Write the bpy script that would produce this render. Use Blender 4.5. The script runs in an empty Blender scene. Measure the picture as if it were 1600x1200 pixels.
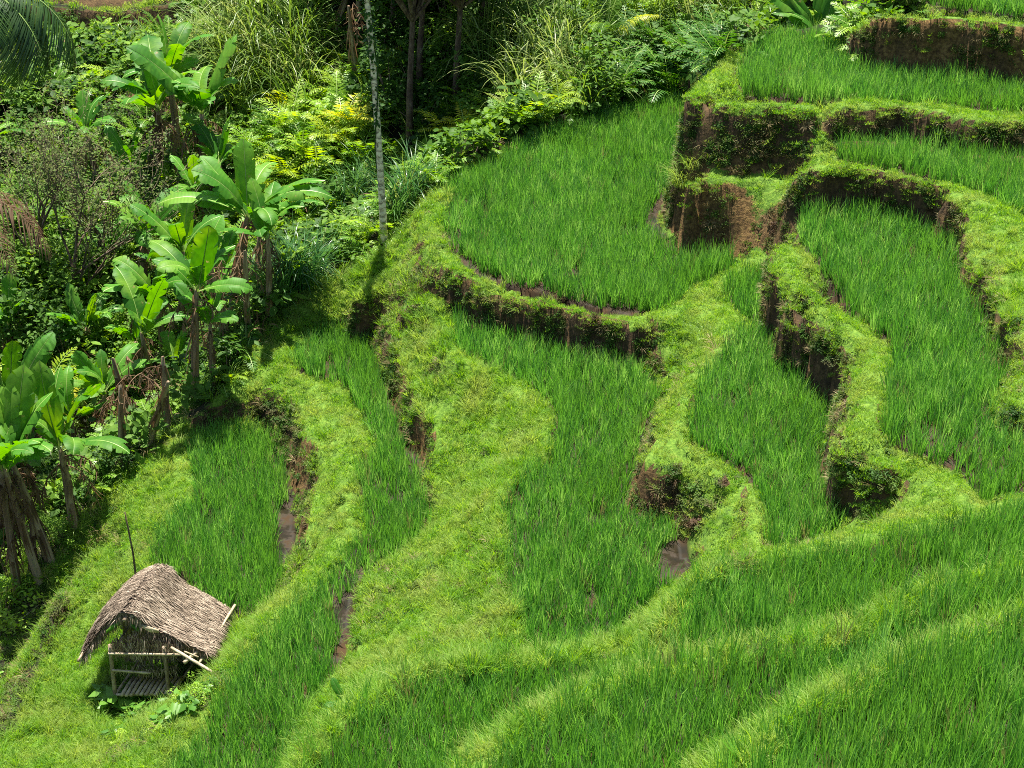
import bpy, math, random
import numpy as np
from mathutils import Vector, Matrix, Euler

SC = bpy.context.scene
# ---------------------------------------------------------------- camera
F_PX, PITCH, CAM_Z = 3000.0, math.radians(28.0), 25.3      # focal length in pixels of a 1600 wide frame
cam_d = bpy.data.cameras.new("camera")
cam = bpy.data.objects.new("camera", cam_d); SC.collection.objects.link(cam)
cam_d.sensor_width = 36.0; cam_d.lens = 36.0 * F_PX / 1600.0
cam_d.clip_start = 0.5; cam_d.clip_end = 600.0
cam.location = (0, 0, CAM_Z); cam.rotation_euler = (math.pi / 2 - PITCH, 0, 0)
SC.camera = cam
# ---------------------------------------------------------------- light
SUN_EL, SUN_AZ = math.radians(73), math.radians(-5)        # azimuth from +Y towards +X
world = bpy.data.worlds.new("World"); SC.world = world; world.use_nodes = True
nt = world.node_tree; nt.nodes.clear()
sky = nt.nodes.new("ShaderNodeTexSky"); sky.sky_type = 'NISHITA'; sky.sun_disc = False
sky.sun_elevation = SUN_EL; sky.sun_rotation = SUN_AZ
bg = nt.nodes.new("ShaderNodeBackground"); bg.inputs[1].default_value = 0.062
wo = nt.nodes.new("ShaderNodeOutputWorld")
nt.links.new(sky.outputs[0], bg.inputs[0]); nt.links.new(bg.outputs[0], wo.inputs[0])
sun_d = bpy.data.lights.new("sun", 'SUN'); sun_d.energy = 4.6; sun_d.angle = math.radians(0.5)
sun_d.color = (1.0, 0.955, 0.87)
sun = bpy.data.objects.new("sun", sun_d); SC.collection.objects.link(sun)
sdir = Vector((math.sin(SUN_AZ) * math.cos(SUN_EL), math.cos(SUN_AZ) * math.cos(SUN_EL), math.sin(SUN_EL)))
sun.rotation_euler = sdir.to_track_quat('Z', 'Y').to_euler()
SC.view_settings.view_transform = 'Standard'; SC.view_settings.look = 'None'
SC.view_settings.exposure = 1.62; SC.view_settings.gamma = 1.0
SC.cycles.max_bounces = 5; SC.cycles.diffuse_bounces = 3; SC.cycles.glossy_bounces = 2
SC.cycles.transmission_bounces = 4; SC.cycles.transparent_max_bounces = 4
SC.cycles.use_denoising = False
SC.cycles.pixel_filter_type = 'BLACKMAN_HARRIS'; SC.cycles.filter_width = 0.95

rnd = random.Random(7); RNG = np.random.default_rng(11)
SP, CP = math.sin(PITCH), math.cos(PITCH)

def at(u, v, z):
    """world point seen at photo pixel (u, v) lying at height z"""
    b = (v - 600.0) / F_PX
    t = (CAM_Z - z) / (SP + b * CP)
    return (t * (u - 800.0) / F_PX, t * (CP - b * SP), z)

# ---------------------------------------------------------------- helpers
def tag(o, label=None, cat=None, group=None, kind=None):
    if label: o['label'] = label
    if cat: o['category'] = cat
    if group: o['group'] = group
    if kind: o['kind'] = kind
    return o

def link(o, parent=None):
    SC.collection.objects.link(o)
    if parent is not None: o.parent = parent
    return o

def empty(name, loc, rz=0.0):
    o = bpy.data.objects.new(name, None); o.empty_display_size = 0.3
    o.location = loc; o.rotation_euler = (0, 0, rz)
    return link(o)

def mesh_np(name, V, F4, mats=(), mi=None, smooth=False):
    """mesh from numpy verts (n,3) and quads/tris (m,4 with -1 for a triangle, or m,3)"""
    me = bpy.data.meshes.new(name)
    V = np.asarray(V, np.float32); F4 = np.asarray(F4, np.int32)
    me.vertices.add(len(V)); me.vertices.foreach_set('co', V.ravel())
    if F4.shape[1] == 4:
        tri = F4[:, 3] < 0
        cnt = np.where(tri, 3, 4).astype(np.int32)
        flat = F4.ravel()[(F4 >= 0).ravel()]
    else:
        cnt = np.full(len(F4), 3, np.int32); flat = F4.ravel()
    st = np.concatenate([[0], np.cumsum(cnt)[:-1]]).astype(np.int32)
    me.loops.add(len(flat)); me.loops.foreach_set('vertex_index', flat)
    me.polygons.add(len(cnt)); me.polygons.foreach_set('loop_start', st)
    me.polygons.foreach_set('loop_total', cnt)
    if mi is not None: me.polygons.foreach_set('material_index', np.asarray(mi, np.int32))
    if smooth: me.polygons.foreach_set('use_smooth', np.ones(len(cnt), bool))
    me.update(calc_edges=True); me.validate()
    for m in mats: me.materials.append(m)
    return me

class MB:
    """collects pieces into one mesh"""
    def __init__(s): s.V = []; s.F = []; s.M = []; s.n = 0
    def add(s, V, F, m=0):
        V = np.asarray(V, float).reshape(-1, 3)
        F = np.asarray(F, int)
        if F.shape[1] == 3: F = np.hstack([F, -np.ones((len(F), 1), int)])
        G = np.where(F >= 0, F + s.n, -1)
        s.V.append(V); s.F.append(G); s.M += [m] * len(F); s.n += len(V)
    def tube(s, pts, rad, seg=7, m=0, cap=True):
        pts = [np.array(p, float) for p in pts]; n = len(pts)
        if not hasattr(rad, '__len__'): rad = [rad] * n
        V = []
        up = np.array([0.13, 0.21, 0.97]); prev = None
        for i, p in enumerate(pts):
            d = pts[min(i + 1, n - 1)] - pts[max(i - 1, 0)]; d = d / (np.linalg.norm(d) + 1e-9)
            a = np.cross(d, up if prev is None else prev)
            if np.linalg.norm(a) < 1e-3: a = np.cross(d, [1, 0, 0])
            a /= np.linalg.norm(a); b = np.cross(a, d); prev = b if prev is None else b
            prev = b
            for k in range(seg):
                q = 2 * math.pi * k / seg
                V.append(p + rad[i] * (math.cos(q) * a + math.sin(q) * b))
        F = []
        for i in range(n - 1):
            for k in range(seg):
                k2 = (k + 1) % seg
                F.append((i * seg + k, i * seg + k2, (i + 1) * seg + k2, (i + 1) * seg + k))
        if cap:
            V.append(pts[0]); V.append(pts[-1])
            for k in range(seg):
                k2 = (k + 1) % seg
                F.append((n * seg, k2, k, -1)); F.append((n * seg + 1, (n - 1) * seg + k, (n - 1) * seg + k2, -1))
        s.add(V, F, m)
    def mesh(s, name, mats, smooth=True):
        return mesh_np(name, np.vstack(s.V), np.vstack(s.F), mats, s.M, smooth)
    def build(s, name, mats, parent=None, smooth=True):
        if not isinstance(mats, (list, tuple)): mats = [mats]
        return link(bpy.data.objects.new(name, s.mesh(name, mats, smooth)), parent)

# ---- value noise on numpy arrays
_P = np.random.default_rng(3).random((256, 256)).astype(np.float32)
def vnoise(x, y, s=1.0, ox=0.0, oy=0.0):
    x = x / s + ox + 1000; y = y / s + oy + 1000
    xi = np.floor(x).astype(int); yi = np.floor(y).astype(int); fx = x - xi; fy = y - yi
    fx = fx * fx * (3 - 2 * fx); fy = fy * fy * (3 - 2 * fy)
    g = lambda a, b: _P[a & 255, b & 255]
    return (g(xi, yi) * (1 - fx) * (1 - fy) + g(xi + 1, yi) * fx * (1 - fy) + g(xi, yi + 1) * (1 - fx) * fy + g(xi + 1, yi + 1) * fx * fy) * 2 - 1
def fbm(x, y, s, o=3, ox=0.0):
    r = 0; a = 1.0
    for i in range(o):
        r = r + a * vnoise(x, y, s, ox + 17.3 * i, 9.1 * i); s /= 2.07; a *= 0.5
    return r

# ---------------------------------------------------------------- materials
def new_mat(name):
    m = bpy.data.materials.new(name); m.use_nodes = True
    nt = m.node_tree; nt.nodes.clear()
    return m, nt, nt.nodes, nt.links
def ramp(N, L, src, cols, pos=None):
    r = N.new("ShaderNodeValToRGB"); e = r.color_ramp.elements
    n = len(cols); pos = pos or [i / (n - 1) for i in range(n)]
    while len(e) < n: e.new(0.5)
    for i in range(n): e[i].position = pos[i]; e[i].color = (*cols[i], 1)
    L.new(src, r.inputs[0]); return r.outputs[0]
def noise(N, L, scale, detail=3, coord=None, rough=0.55):
    t = N.new("ShaderNodeTexNoise"); t.inputs['Scale'].default_value = scale
    t.inputs['Detail'].default_value = detail; t.inputs['Roughness'].default_value = rough
    if coord is not None: L.new(coord, t.inputs['Vector'])
    return t.outputs['Fac']
def mixc(N, L, fac, a, b, mode='MIX'):
    m = N.new("ShaderNodeMix"); m.data_type = 'RGBA'; m.blend_type = mode
    for val, sock in ((fac, m.inputs[0]), (a, m.inputs[6]), (b, m.inputs[7])):
        if isinstance(val, (int, float)): sock.default_value = val
        elif isinstance(val, tuple): sock.default_value = (*val, 1)
        else: L.new(val, sock)
    return m.outputs[2]
def math_n(N, L, op, a, b=0.0, clamp=False):
    m = N.new("ShaderNodeMath"); m.operation = op; m.use_clamp = clamp
    for val, sock in ((a, m.inputs[0]), (b, m.inputs[1])):
        if isinstance(val, (int, float)): sock.default_value = val
        else: L.new(val, sock)
    return m.outputs[0]

def leaf_mat(name, cols, patch=None, trans=0.45, patch_scale=0.5, spec=0.25, rough=0.5, hue_rand=True, tip=None, dead=None):
    """two-sided leaf: diffuse + translucent; colour varies per instance and in world patches"""
    m, nt, N, L = new_mat(name)
    oi = N.new("ShaderNodeObjectInfo"); geo = N.new("ShaderNodeNewGeometry")
    w = math_n(N, L, 'ADD', math_n(N, L, 'MULTIPLY', oi.outputs['Random'], 0.55),
               math_n(N, L, 'MULTIPLY', noise(N, L, 3.1, 3, geo.outputs['Position']), 0.62))
    c = ramp(N, L, w, cols, [0.12 + 0.8 * i / (len(cols) - 1) for i in range(len(cols))])
    if patch:
        pn = noise(N, L, patch_scale, 4, geo.outputs['Position'], 0.6)
        f = ramp(N, L, pn, [(0, 0, 0), (1, 1, 1)], [0.47, 0.66])
        c = mixc(N, L, f, c, patch)
    if dead:
        f = math_n(N, L, 'GREATER_THAN', math_n(N, L, 'FRACT', math_n(N, L, 'MULTIPLY', oi.outputs['Random'], 37.7)), 1 - dead[1])
        c = mixc(N, L, f, c, dead[0])
    p = N.new("ShaderNodeBsdfPrincipled"); p.inputs['Roughness'].default_value = rough
    p.inputs['Specular IOR Level'].default_value = spec
    L.new(c, p.inputs['Base Color'])
    tr = N.new("ShaderNodeBsdfTranslucent")
    hs = N.new("ShaderNodeHueSaturation"); hs.inputs['Saturation'].default_value = 1.12; hs.inputs['Value'].default_value = 1.35
    hs.inputs['Hue'].default_value = 0.485
    L.new(c, hs.inputs['Color']); L.new(hs.outputs[0], tr.inputs[0])
    mx = N.new("ShaderNodeMixShader"); mx.inputs[0].default_value = trans
    L.new(p.outputs[0], mx.inputs[1]); L.new(tr.outputs[0], mx.inputs[2])
    o = N.new("ShaderNodeOutputMaterial"); L.new(mx.outputs[0], o.inputs[0])
    return m

def plain_mat(name, cols, scale=4.0, rough=0.85, stretch=None, bump=0.0, spec=0.2):
    m, nt, N, L = new_mat(name)
    tc = N.new("ShaderNodeTexCoord"); mp = N.new("ShaderNodeMapping")
    if stretch: mp.inputs['Scale'].default_value = stretch
    L.new(tc.outputs['Object'], mp.inputs['Vector'])
    n = noise(N, L, scale, 5, mp.outputs[0], 0.65)
    c = ramp(N, L, n, cols, [0.3 + 0.4 * i / (len(cols) - 1) for i in range(len(cols))])
    p = N.new("ShaderNodeBsdfPrincipled"); p.inputs['Roughness'].default_value = rough
    p.inputs['Specular IOR Level'].default_value = spec
    L.new(c, p.inputs['Base Color'])
    if bump:
        b = N.new("ShaderNodeBump"); b.inputs['Strength'].default_value = bump; b.inputs['Distance'].default_value = 0.03
        L.new(n, b.inputs['Height']); L.new(b.outputs[0], p.inputs['Normal'])
    o = N.new("ShaderNodeOutputMaterial"); L.new(p.outputs[0], o.inputs[0])
    return m
# ================================================================ TERRAIN
# every terrace: outline as seen in the photograph, carried onto its own level plane
FIELDS = {
 'T1': (9.75, [(1440,-60),(1453,2),(1520,12),(1600,22),(1880,40),(1880,-60)]),
 'T2': (8.25, [(1158,140),(1160,105),(1180,72),(1230,60),(1300,64),(1335,80),(1370,95),(1420,108),(1520,118),(1600,128),(1880,145),(1880,192),(1600,174),(1500,165),(1400,160),(1280,154),(1200,150)]),
 'T3': (7.42, [(1312,226),(1400,224),(1500,242),(1600,250),(1880,262),(1880,430),(1600,340),(1560,312),(1500,292),(1450,278),(1400,265),(1340,254),(1312,244)]),
 'T4a': (4.8, [(1085,158),(1087,240),(1060,290),(1042,315),(1035,345),(1050,372),(1100,392),(1140,402),(1150,415),(1110,437),(1060,475),(1015,490),(930,480),(860,457),(780,440),(740,425),(705,400),(692,370),(693,315),(705,292),(780,252),(830,224),(950,178),(1040,156)]),
 'T4b': (6.5, [(1250,350),(1262,330),(1300,321),(1360,324),(1420,336),(1455,354),(1490,384),(1500,410),(1502,440),(1520,465),(1540,500),(1560,540),(1575,570),(1565,600),(1552,640),(1547,668),(1600,692),(1880,722),(1880,735),(1600,768),(1545,790),(1530,775),(1510,745),(1470,720),(1420,705),(1385,690),(1375,665),(1385,630),(1390,590),(1395,545),(1370,520),(1330,480),(1290,430),(1255,378)]),
 'T5': (4.9, [(1135,455),(1150,432),(1190,427),(1205,452),(1215,490),(1240,520),(1275,550),(1300,590),(1308,640),(1294,690),(1287,730),(1300,770),(1315,800),(1322,835),(1260,847),(1200,858),(1195,830),(1188,780),(1170,748),(1130,715),(1080,694),(1076,680),(1083,640),(1090,612),(1120,572),(1150,532),(1175,515),(1172,503),(1155,488),(1135,466)]),
 'T6': (3.85, [(705,514),(715,494),(760,480),(800,484),(850,509),(900,524),(955,549),(985,566),(1008,600),(1028,622),(1025,650),(1008,700),(990,750),(988,790),(1010,805),(1060,828),(1078,850),(1082,890),(1025,930),(985,975),(960,1012),(900,1016),(830,1014),(815,980),(795,920),(785,860),(785,800),(800,762),(850,718),(868,682),(862,640),(840,612),(780,582),(722,552)]),
 'T7': (2.2, [(460,562),(480,544),(510,526),(580,526),(585,560),(600,600),(622,640),(637,690),(660,703),(667,730),(657,770),(680,815),(640,850),(600,880),(572,900),(560,930),(550,1000),(535,1060),(500,1090),(480,1120),(450,1170),(440,1200),(430,1290),(200,1290),(280,1190),(310,1150),(350,1085),(420,1005),(450,962),(500,922),(550,852),(570,820),(565,780),(560,742),(588,712),(590,690),(560,642),(540,604),(500,592),(465,577)]),
 'T8': (1.0, [(290,705),(300,688),(350,676),(420,680),(435,702),(455,742),(466,782),(468,840),(450,880),(430,930),(410,957),(370,962),(340,958),(300,915),(240,885),(235,862),(260,820),(300,780),(305,742)]),
 'F0': (5.0, [(1040,1036),(960,1040),(860,1045),(740,1056),(660,1064),(600,1100),(545,1130),(490,1200),(460,1290),(640,1290),(705,1195),(760,1140),(830,1112),(920,1085),(1000,1060)]),
 'F1': (6.6, [(1880,770),(1600,795),(1480,830),(1350,858),(1230,880),(1130,910),(1075,945),(1065,1000),(1100,1030),(1180,1018),(1250,1000),(1330,980),(1400,935),(1450,905),(1500,905),(1600,880),(1880,850)]),
 'F2': (7.4, [(1880,870),(1640,890),(1540,915),(1470,935),(1400,975),(1340,1008),(1250,1022),(1160,1040),(1030,1062),(930,1098),(840,1140),(760,1210),(700,1290),(960,1290),(1050,1215),(1110,1165),(1200,1128),(1290,1090),(1400,1030),(1480,1000),(1600,950),(1880,915)]),
 'F3': (8.9, [(1880,960),(1600,990),(1500,1015),(1420,1060),(1330,1100),(1250,1140),(1180,1200),(1130,1290),(1880,1290)]),
}
# level lines: bund rims, wall tops, crests, gully and hillside; (u, v, z) or ('w', x, y, z)
LINES = [
 # rims of the upper terraces
 (.16, [(1325,62,8.55),(1345,50,9.15),(1375,32,9.65),(1410,26,9.85),(1500,30,9.85),(1600,40,9.85),(1880,58,9.85)]),
 (.05, [(1330,76,8.25),(1360,86,8.25),(1400,98,8.25),(1460,110,8.25),(1530,116,8.25),(1600,126,8.25),(1880,142,8.25)]),
 (.2, [(1082,150,8.35),(1120,156,8.35),(1180,159,8.35),(1230,163,8.35),(1290,168,8.35),(1340,162,8.35),(1400,166,8.35),(1500,178,8.35),(1600,188,8.35),(1880,205,8.35)]),
 (.2, [(1082,150,8.35),(1100,135,8.35),(1130,112,8.35),(1150,85,8.35),(1168,64,8.35)]),
 (.05, [(1305,222,7.60),(1400,220,7.60),(1450,229,7.60),(1500,239,7.60),(1600,246,7.60),(1880,258,7.60)]),
 (.08, [(1098,262,6.4),(1150,262,6.4),(1200,264,6.4),(1238,266,6.4)]),
 (.10, [(1072,292,6.60),(1095,280,6.65),(1150,276,6.65),(1215,278,6.65),(1238,284,6.60)]),
 (.05, [(1045,330,4.90),(1060,372,4.85),(1100,390,4.85),(1140,402,4.85),(1160,408,4.90)]),
 (.12, [(1278,186,7.95),(1284,215,7.70),(1288,240,7.40),(1275,262,7.20),(1250,285,7.00),(1240,305,6.70)]),
 (.22, [(1250,284,7.20),(1275,266,7.60),(1310,260,7.65),(1360,264,7.65),(1430,278,7.65),(1490,296,7.65),(1550,322,7.65),(1595,350,7.65),(1640,390,7.65),(1880,450,7.65)]),
 (.05, [(1256,305,6.55),(1300,314,6.55),(1360,320,6.55),(1420,333,6.55),(1455,350,6.55)]),
 (.12, [(1480,306,7.60),(1505,325,7.50),(1522,360,7.40),(1525,400,7.35),(1560,450,7.35),(1590,510,7.35),(1620,570,7.30),(1600,630,7.10),(1880,660,7.40)]),
 # bund between T4b and T5
 (.18, [(1222,385,6.60),(1235,420,6.65),(1262,455,6.65),(1300,497,6.65),(1340,540,6.65),(1365,570,6.65),(1360,620,6.65),(1348,665,6.65),(1352,698,6.65),(1400,724,6.65),(1450,745,6.65),(1495,775,6.65),(1510,800,6.60)]),
 (.08, [(1205,398,6.50),(1222,440,6.50),(1235,480,6.45),(1280,508,6.45),(1318,545,6.45),(1338,575,6.45),(1333,615,6.40),(1325,655,6.40),(1312,702,6.40),(1350,714,6.45),(1400,730,6.45),(1422,750,6.30),(1395,785,6.00),(1350,815,5.60),(1345,838,5.40)]),
 # bund between T5 and T6, and along T4a
 (.16, [(1195,395,5.30),(1170,415,5.10),(1125,443,5.00),(1075,475,4.98),(1030,495,4.98),(980,497,4.98),(920,487,4.98),(850,467,4.98),(790,452,4.98),(745,440,4.98),(705,415,4.98),(680,385,4.98),(675,340,4.98),(688,300,4.98)]),
 (.10, [(1095,495,4.95),(1135,480,5.00),(1150,505,5.05),(1140,528,5.05),(1110,560,5.05),(1080,590,5.05),(1065,640,5.05),(1050,690,5.05),(1100,712,5.05),(1150,745,5.05),(1175,785,5.05),(1180,830,5.05),(1180,870,5.00)]),
 (.06, [(1038,625,4.50),(1038,650,4.75),(1030,690,4.85),(1012,722,4.85),(1060,720,4.90),(1112,726,4.90),(1140,745,4.80),(1150,785,4.70),(1148,820,4.60),(1125,850,4.30),(1120,885,4.20)]),
 (.06, [(742,462,4.75),(800,462,4.85),(860,474,4.85),(920,490,4.85),(985,503,4.85),(1005,506,4.75)]),
 (.05, [(1005,506,4.75),(1012,535,4.35),(1018,575,4.00),(1030,605,3.80)]),
 (.08, [(1040,530,4.60),(1065,560,4.45),(1050,600,4.20)]),
 # slope rim along T6 left and the eroded wall above T7
 (.15, [(696,505,3.97),(712,562,3.97),(778,594,3.97),(838,626,3.97),(856,655,3.97),(848,708,3.97),(790,758,3.97),(774,800,3.97),(774,860,3.97),(786,930,3.97),(806,995,3.97),(830,1028,3.90)]),
 (.08, [(610,500,3.30),(625,525,3.25),(648,590,3.20),(668,645,3.10),(688,678,3.10),(696,712,3.00),(684,742,2.70),(700,800,2.60)]),
 # T7 left bund, wall above T8
 (.15, [(440,548,2.30),(455,590,2.30),(500,608,2.30),(530,650,2.30),(560,695,2.30),(540,742,2.30),(545,785,2.30),(545,820,2.30),(525,850,2.30),(475,925,2.30),(430,965,2.30),(395,1008,2.10),(330,1075,2.05),(285,1130,2.10),(240,1200,2.20)]),
 (.07, [(408,610,2.00),(450,604,2.10),(475,635,2.15),(488,680,2.15),(512,712,2.10),(515,745,1.95),(490,790,1.80),(488,840,1.60),(470,885,1.40),(445,935,1.20)]),
 # T8 outer rim
 (.12, [(405,658,1.15),(350,660,1.12),(295,670,1.10),(278,700,1.08),(290,745,1.05),(280,785,1.00),(240,825,1.00),(218,862,.95),(228,892,.9),(290,925,.9),(340,975,.9),(400,975,1.00)]),
 # crest towards the gully
 (.12, [(1235,46,8.35),(1168,64,8.35)]),
 (.12, [(1083,141,4.95),(960,163,4.95),(830,208,4.95),(735,256,4.95),(688,280,4.90),(645,318,4.40),(602,392,3.70),(520,425,3.30),(460,455,3.00),(402,505,2.60),(380,565,2.10),(320,640,1.60),(262,668,1.10),(200,722,.55),(150,775,.1),(100,842,-.35),(62,892,-.7)]),
 (.10, [(205,825,.45),(160,862,.3),(128,915,.15),(85,985,-.05),(55,1060,-.2),(20,1140,-.3),(-60,1220,-.3),(-200,1290,-.3)]),
 (.05, [(172,862,-.75),(125,915,-1.2),(80,985,-1.5),(40,1050,-1.7),(0,1120,-1.9),(-100,1200,-2.1)]),
 (.15, [(150,1010,.0),(120,1080,-.05),(60,1180,-.1),(0,1290,0.00)]),
 (.3, [(150,1095,0.00),(200,1105,0.00),(290,1105,0.05),(280,1050,.15),(180,1050,0.05)]),
 # grass shoulder above T7 and slopes
 (.2, [(560,470,3.45),(620,430,3.90),(660,400,4.50)]),
 (.2, [(640,480,3.80),(690,470,4.20)]),
 (.2, [(720,830,3.30),(700,900,3.30),(690,1000,3.60),(640,1060,4.20),(560,1110,4.40),(505,1150,4.30),(465,1210,4.20)]),
 (.08, [(590,905,2.50),(575,960,2.50),(560,1030,2.60),(530,1085,2.70),(495,1140,2.90)]),
 # foreground rims (each terrace nearer to the viewer lies higher)
 (.15, [(1880,745,6.75),(1600,782,6.75),(1480,818,6.75),(1340,846,6.75),(1220,868,6.75),(1120,898,6.75),(1060,938,6.7),(1048,1000,6.5)]),
 (.12, [(1880,858,7.5),(1600,888,7.5),(1510,912,7.5),(1455,925,7.5),(1400,960,7.5),(1335,995,7.5),(1250,1012,7.5),(1160,1028,7.5),(1040,1050,7.45),(930,1084,7.4),(830,1128,7.4),(745,1200,7.4),(690,1290,7.4)]),
 (.12, [(1050,1024,5.25),(960,1030,5.15),(860,1034,5.15),(740,1045,5.15),(655,1053,5.15),(595,1090,5.15),(535,1125,5.15),(478,1200,5.15),(445,1290,5.15)]),
 (.14, [(1880,945,9.0),(1600,975,9.0),(1500,1000,9.0),(1415,1045,9.0),(1325,1085,9.0),(1245,1125,9.0),(1170,1195,9.0),(1115,1290,9.0)]),
 # below the frame
 (.3, [(-200,1400,-.3),(100,1400,1.0),(300,1400,2.5),(550,1400,5.2),(850,1400,7.6),(1100,1400,9.2),(1400,1400,10.2),(1800,1400,11.5)]),
 (.3, [('w',-60,10,-2),('w',-20,8,3),('w',0,6,10),('w',20,8,14),('w',60,12,18)]),
 # gully floor and the hill behind
 (.3, [(1190,44,7.9),(1125,85,7.2),(1068,128,5.0),(955,152,4.7),(825,196,4.4),(720,243,3.6),(660,270,2.3),(600,330,1.5),(540,375,1.1),(450,425,.6),(385,470,.3),(340,540,0),(280,610,-.6),(200,665,-1.2),(120,735,-1.7),(50,830,-2.2),(0,900,-2.4),(-120,1000,-3),(-300,1100,-3)]),
 (.3, [(-100,640,-1.9),(0,620,-1.8),(150,520,-1.1),(300,440,-.3),(450,360,.9),(560,290,1.8),(700,190,3.2),(850,130,4.8),(1000,80,5.5),(1120,35,6.5)]),
 (.3, [(-100,320,.1),(0,300,.1),(200,260,.6),(400,200,2.0),(600,120,3.9),(800,50,5.6),(1000,10,6.5),(1200,12,7.4),(1330,30,8.4)]),
 (.2, [(-100,52,2.2),(60,50,2.2),(180,45,2.3),(290,48,2.5),(420,60,4.0),(600,20,5.2),(800,-20,6.4),(1000,-50,7.2),(1200,-30,8.0),(1400,-15,9.6)]),
 (.2, [(-100,36,2.3),(60,36,2.3),(180,36,2.3),(290,38,2.5)]),
 (.2, [(-100,6,3.1),(60,6,3.1),(180,6,3.1),(280,6,3.2),(420,-10,5.5),(600,-60,6.4),(800,-80,7.4)]),
 (.3, [(-100,-30,3.2),(60,-30,3.2),(200,-30,3.2),(300,-40,3.6)]),
 (.4, [('w',-60,100,9),('w',-20,96,11),('w',10,90,15),('w',40,80,18),('w',70,60,19)]),
 (.4, [('w',-160,170,25),('w',0,180,32),('w',160,150,32)]),
 (.4, [('w',-160,30,8),('w',-70,50,3),('w',-60,80,6)]),
 (.4, [('w',160,40,26),('w',60,30,18),('w',50,60,16),("w",36,50,13)]),
]
RIDGE = [('w',-60,20,0),(-200,1290,0),(-60,1220,-.3),(20,1140,-.3),(55,1060,-.2),(85,985,-.05),(110,950,0),(62,892,-.7),(100,842,-.35),(150,775,.1),(200,722,.55),(262,668,1.1),(320,640,1.6),(380,565,2.1),(402,505,2.6),(460,455,3.0),(520,425,3.3),(602,392,3.7),(645,318,4.4),(688,280,4.9),(735,256,4.95),(830,208,4.95),(960,163,4.95),(1083,141,4.95),('w',6.2,57,5),('w',6.0,52,8.35),(1168,64,8.35),(1235,46,8.35),(1330,60,8.6),(1395,14,9.85),(1440,-10,9.85),(1440,-40,9.85),('w',60,60,12),('w',170,60,12),('w',170,190,12),('w',-170,190,12),('w',-170,20,0)]

def wp(p): return np.array(p[1:4], float) if p[0] == 'w' else np.array(at(*p))
def smooth_closed(P, n=4):
    P = np.asarray(P); m = len(P); out = []
    for i in range(m):
        a, b, c, d = P[i - 1], P[i], P[(i + 1) % m], P[(i + 2) % m]
        for k in range(n):
            t = k / n
            out.append(.5 * ((2 * b) + (c - a) * t + (2 * a - 5 * b + 4 * c - d) * t * t + (3 * b - a - 3 * c + d) * t ** 3))
    return np.array(out)
def inside(X, Y, P):
    r = np.zeros(X.shape, bool); x0, y0 = P[:, 0], P[:, 1]; x1, y1 = np.roll(x0, -1), np.roll(y0, -1)
    bb = (X >= x0.min()) & (X <= x0.max()) & (Y >= y0.min()) & (Y <= y0.max())
    idx = np.nonzero(bb); xs = X[idx]; ys = Y[idx]; q = np.zeros(xs.shape, bool)
    for a, b, c, d in zip(x0, y0, x1, y1):
        if b == d: continue
        q ^= ((b > ys) != (d > ys)) & (xs < (c - a) * (ys - b) / (d - b) + a)
    r[idx] = q; return r

G = 0.1
def axis(lo, hi, lo2, hi2):
    f = list(np.arange(lo, hi, G)); s = G; a = lo
    L_ = []
    while a > lo2: s *= 1.12; a -= s; L_.append(a)
    s = G; b = f[-1]; R_ = []
    while b < hi2: s *= 1.12; b += s; R_.append(b)
    return np.array(L_[::-1] + f + R_), len(L_)
AX, nx0 = axis(-22.0, 22.0, -160, 160)
AY, ny0 = axis(17.0, 80.0, 0, 180)
GX, GY = np.meshgrid(AX, AY)                      # [row y, col x]
NYg, NXg = GX.shape
FPOLY = {k: smooth_closed([at(u, v, z)[:2] for u, v in pts]) for k, (z, pts) in FIELDS.items()}
FID = np.zeros(GX.shape, np.int32); Z = np.zeros(GX.shape); C = np.zeros(GX.shape, bool)
FZ = {}
for i, (k, (z, pts)) in enumerate(sorted(FIELDS.items(), key=lambda q: q[1][0])):
    m = inside(GX, GY, FPOLY[k]); FID[m] = i + 1; Z[m] = z - 0.10; C |= m; FZ[i + 1] = k
FKEYS = {v: k for k, v in FZ.items()}
def cell(x, y): return np.searchsorted(AY, y - G / 2), np.searchsorted(AX, x - G / 2)
for w, pl in LINES:
    P = np.array([wp(p) for p in pl]); pts = []
    for a, b in zip(P[:-1], P[1:]):
        n = max(2, int(np.linalg.norm(b[:2] - a[:2]) / 0.05))
        if abs(a[0]) > 25 or abs(b[0]) > 25: n = 40 * 3
        for k in range(n + 1): pts.append(a + (b - a) * k / n)
    pts = np.array(pts)
    r = int(round(w / G))
    for x, y, z in pts:
        j, i = cell(x, y)
        for dj in range(-r, r + 1):
            for di in range(-r, r + 1):
                if dj * dj + di * di <= r * r + .5:
                    jj, ii = j + dj, i + di
                    if 0 <= jj < NYg and 0 <= ii < NXg:
                        Z[jj, ii] = z; C[jj, ii] = True; FID[jj, ii] = 0
def relax(Z, C, it, w=1.0):
    for _ in range(it):
        A = .25 * (np.vstack([Z[:1], Z[:-1]]) + np.vstack([Z[1:], Z[-1:]]) + np.hstack([Z[:, :1], Z[:, :-1]]) + np.hstack([Z[:, 1:], Z[:, -1:]]))
        Z = np.where(C, Z, A)
    return Z
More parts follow.
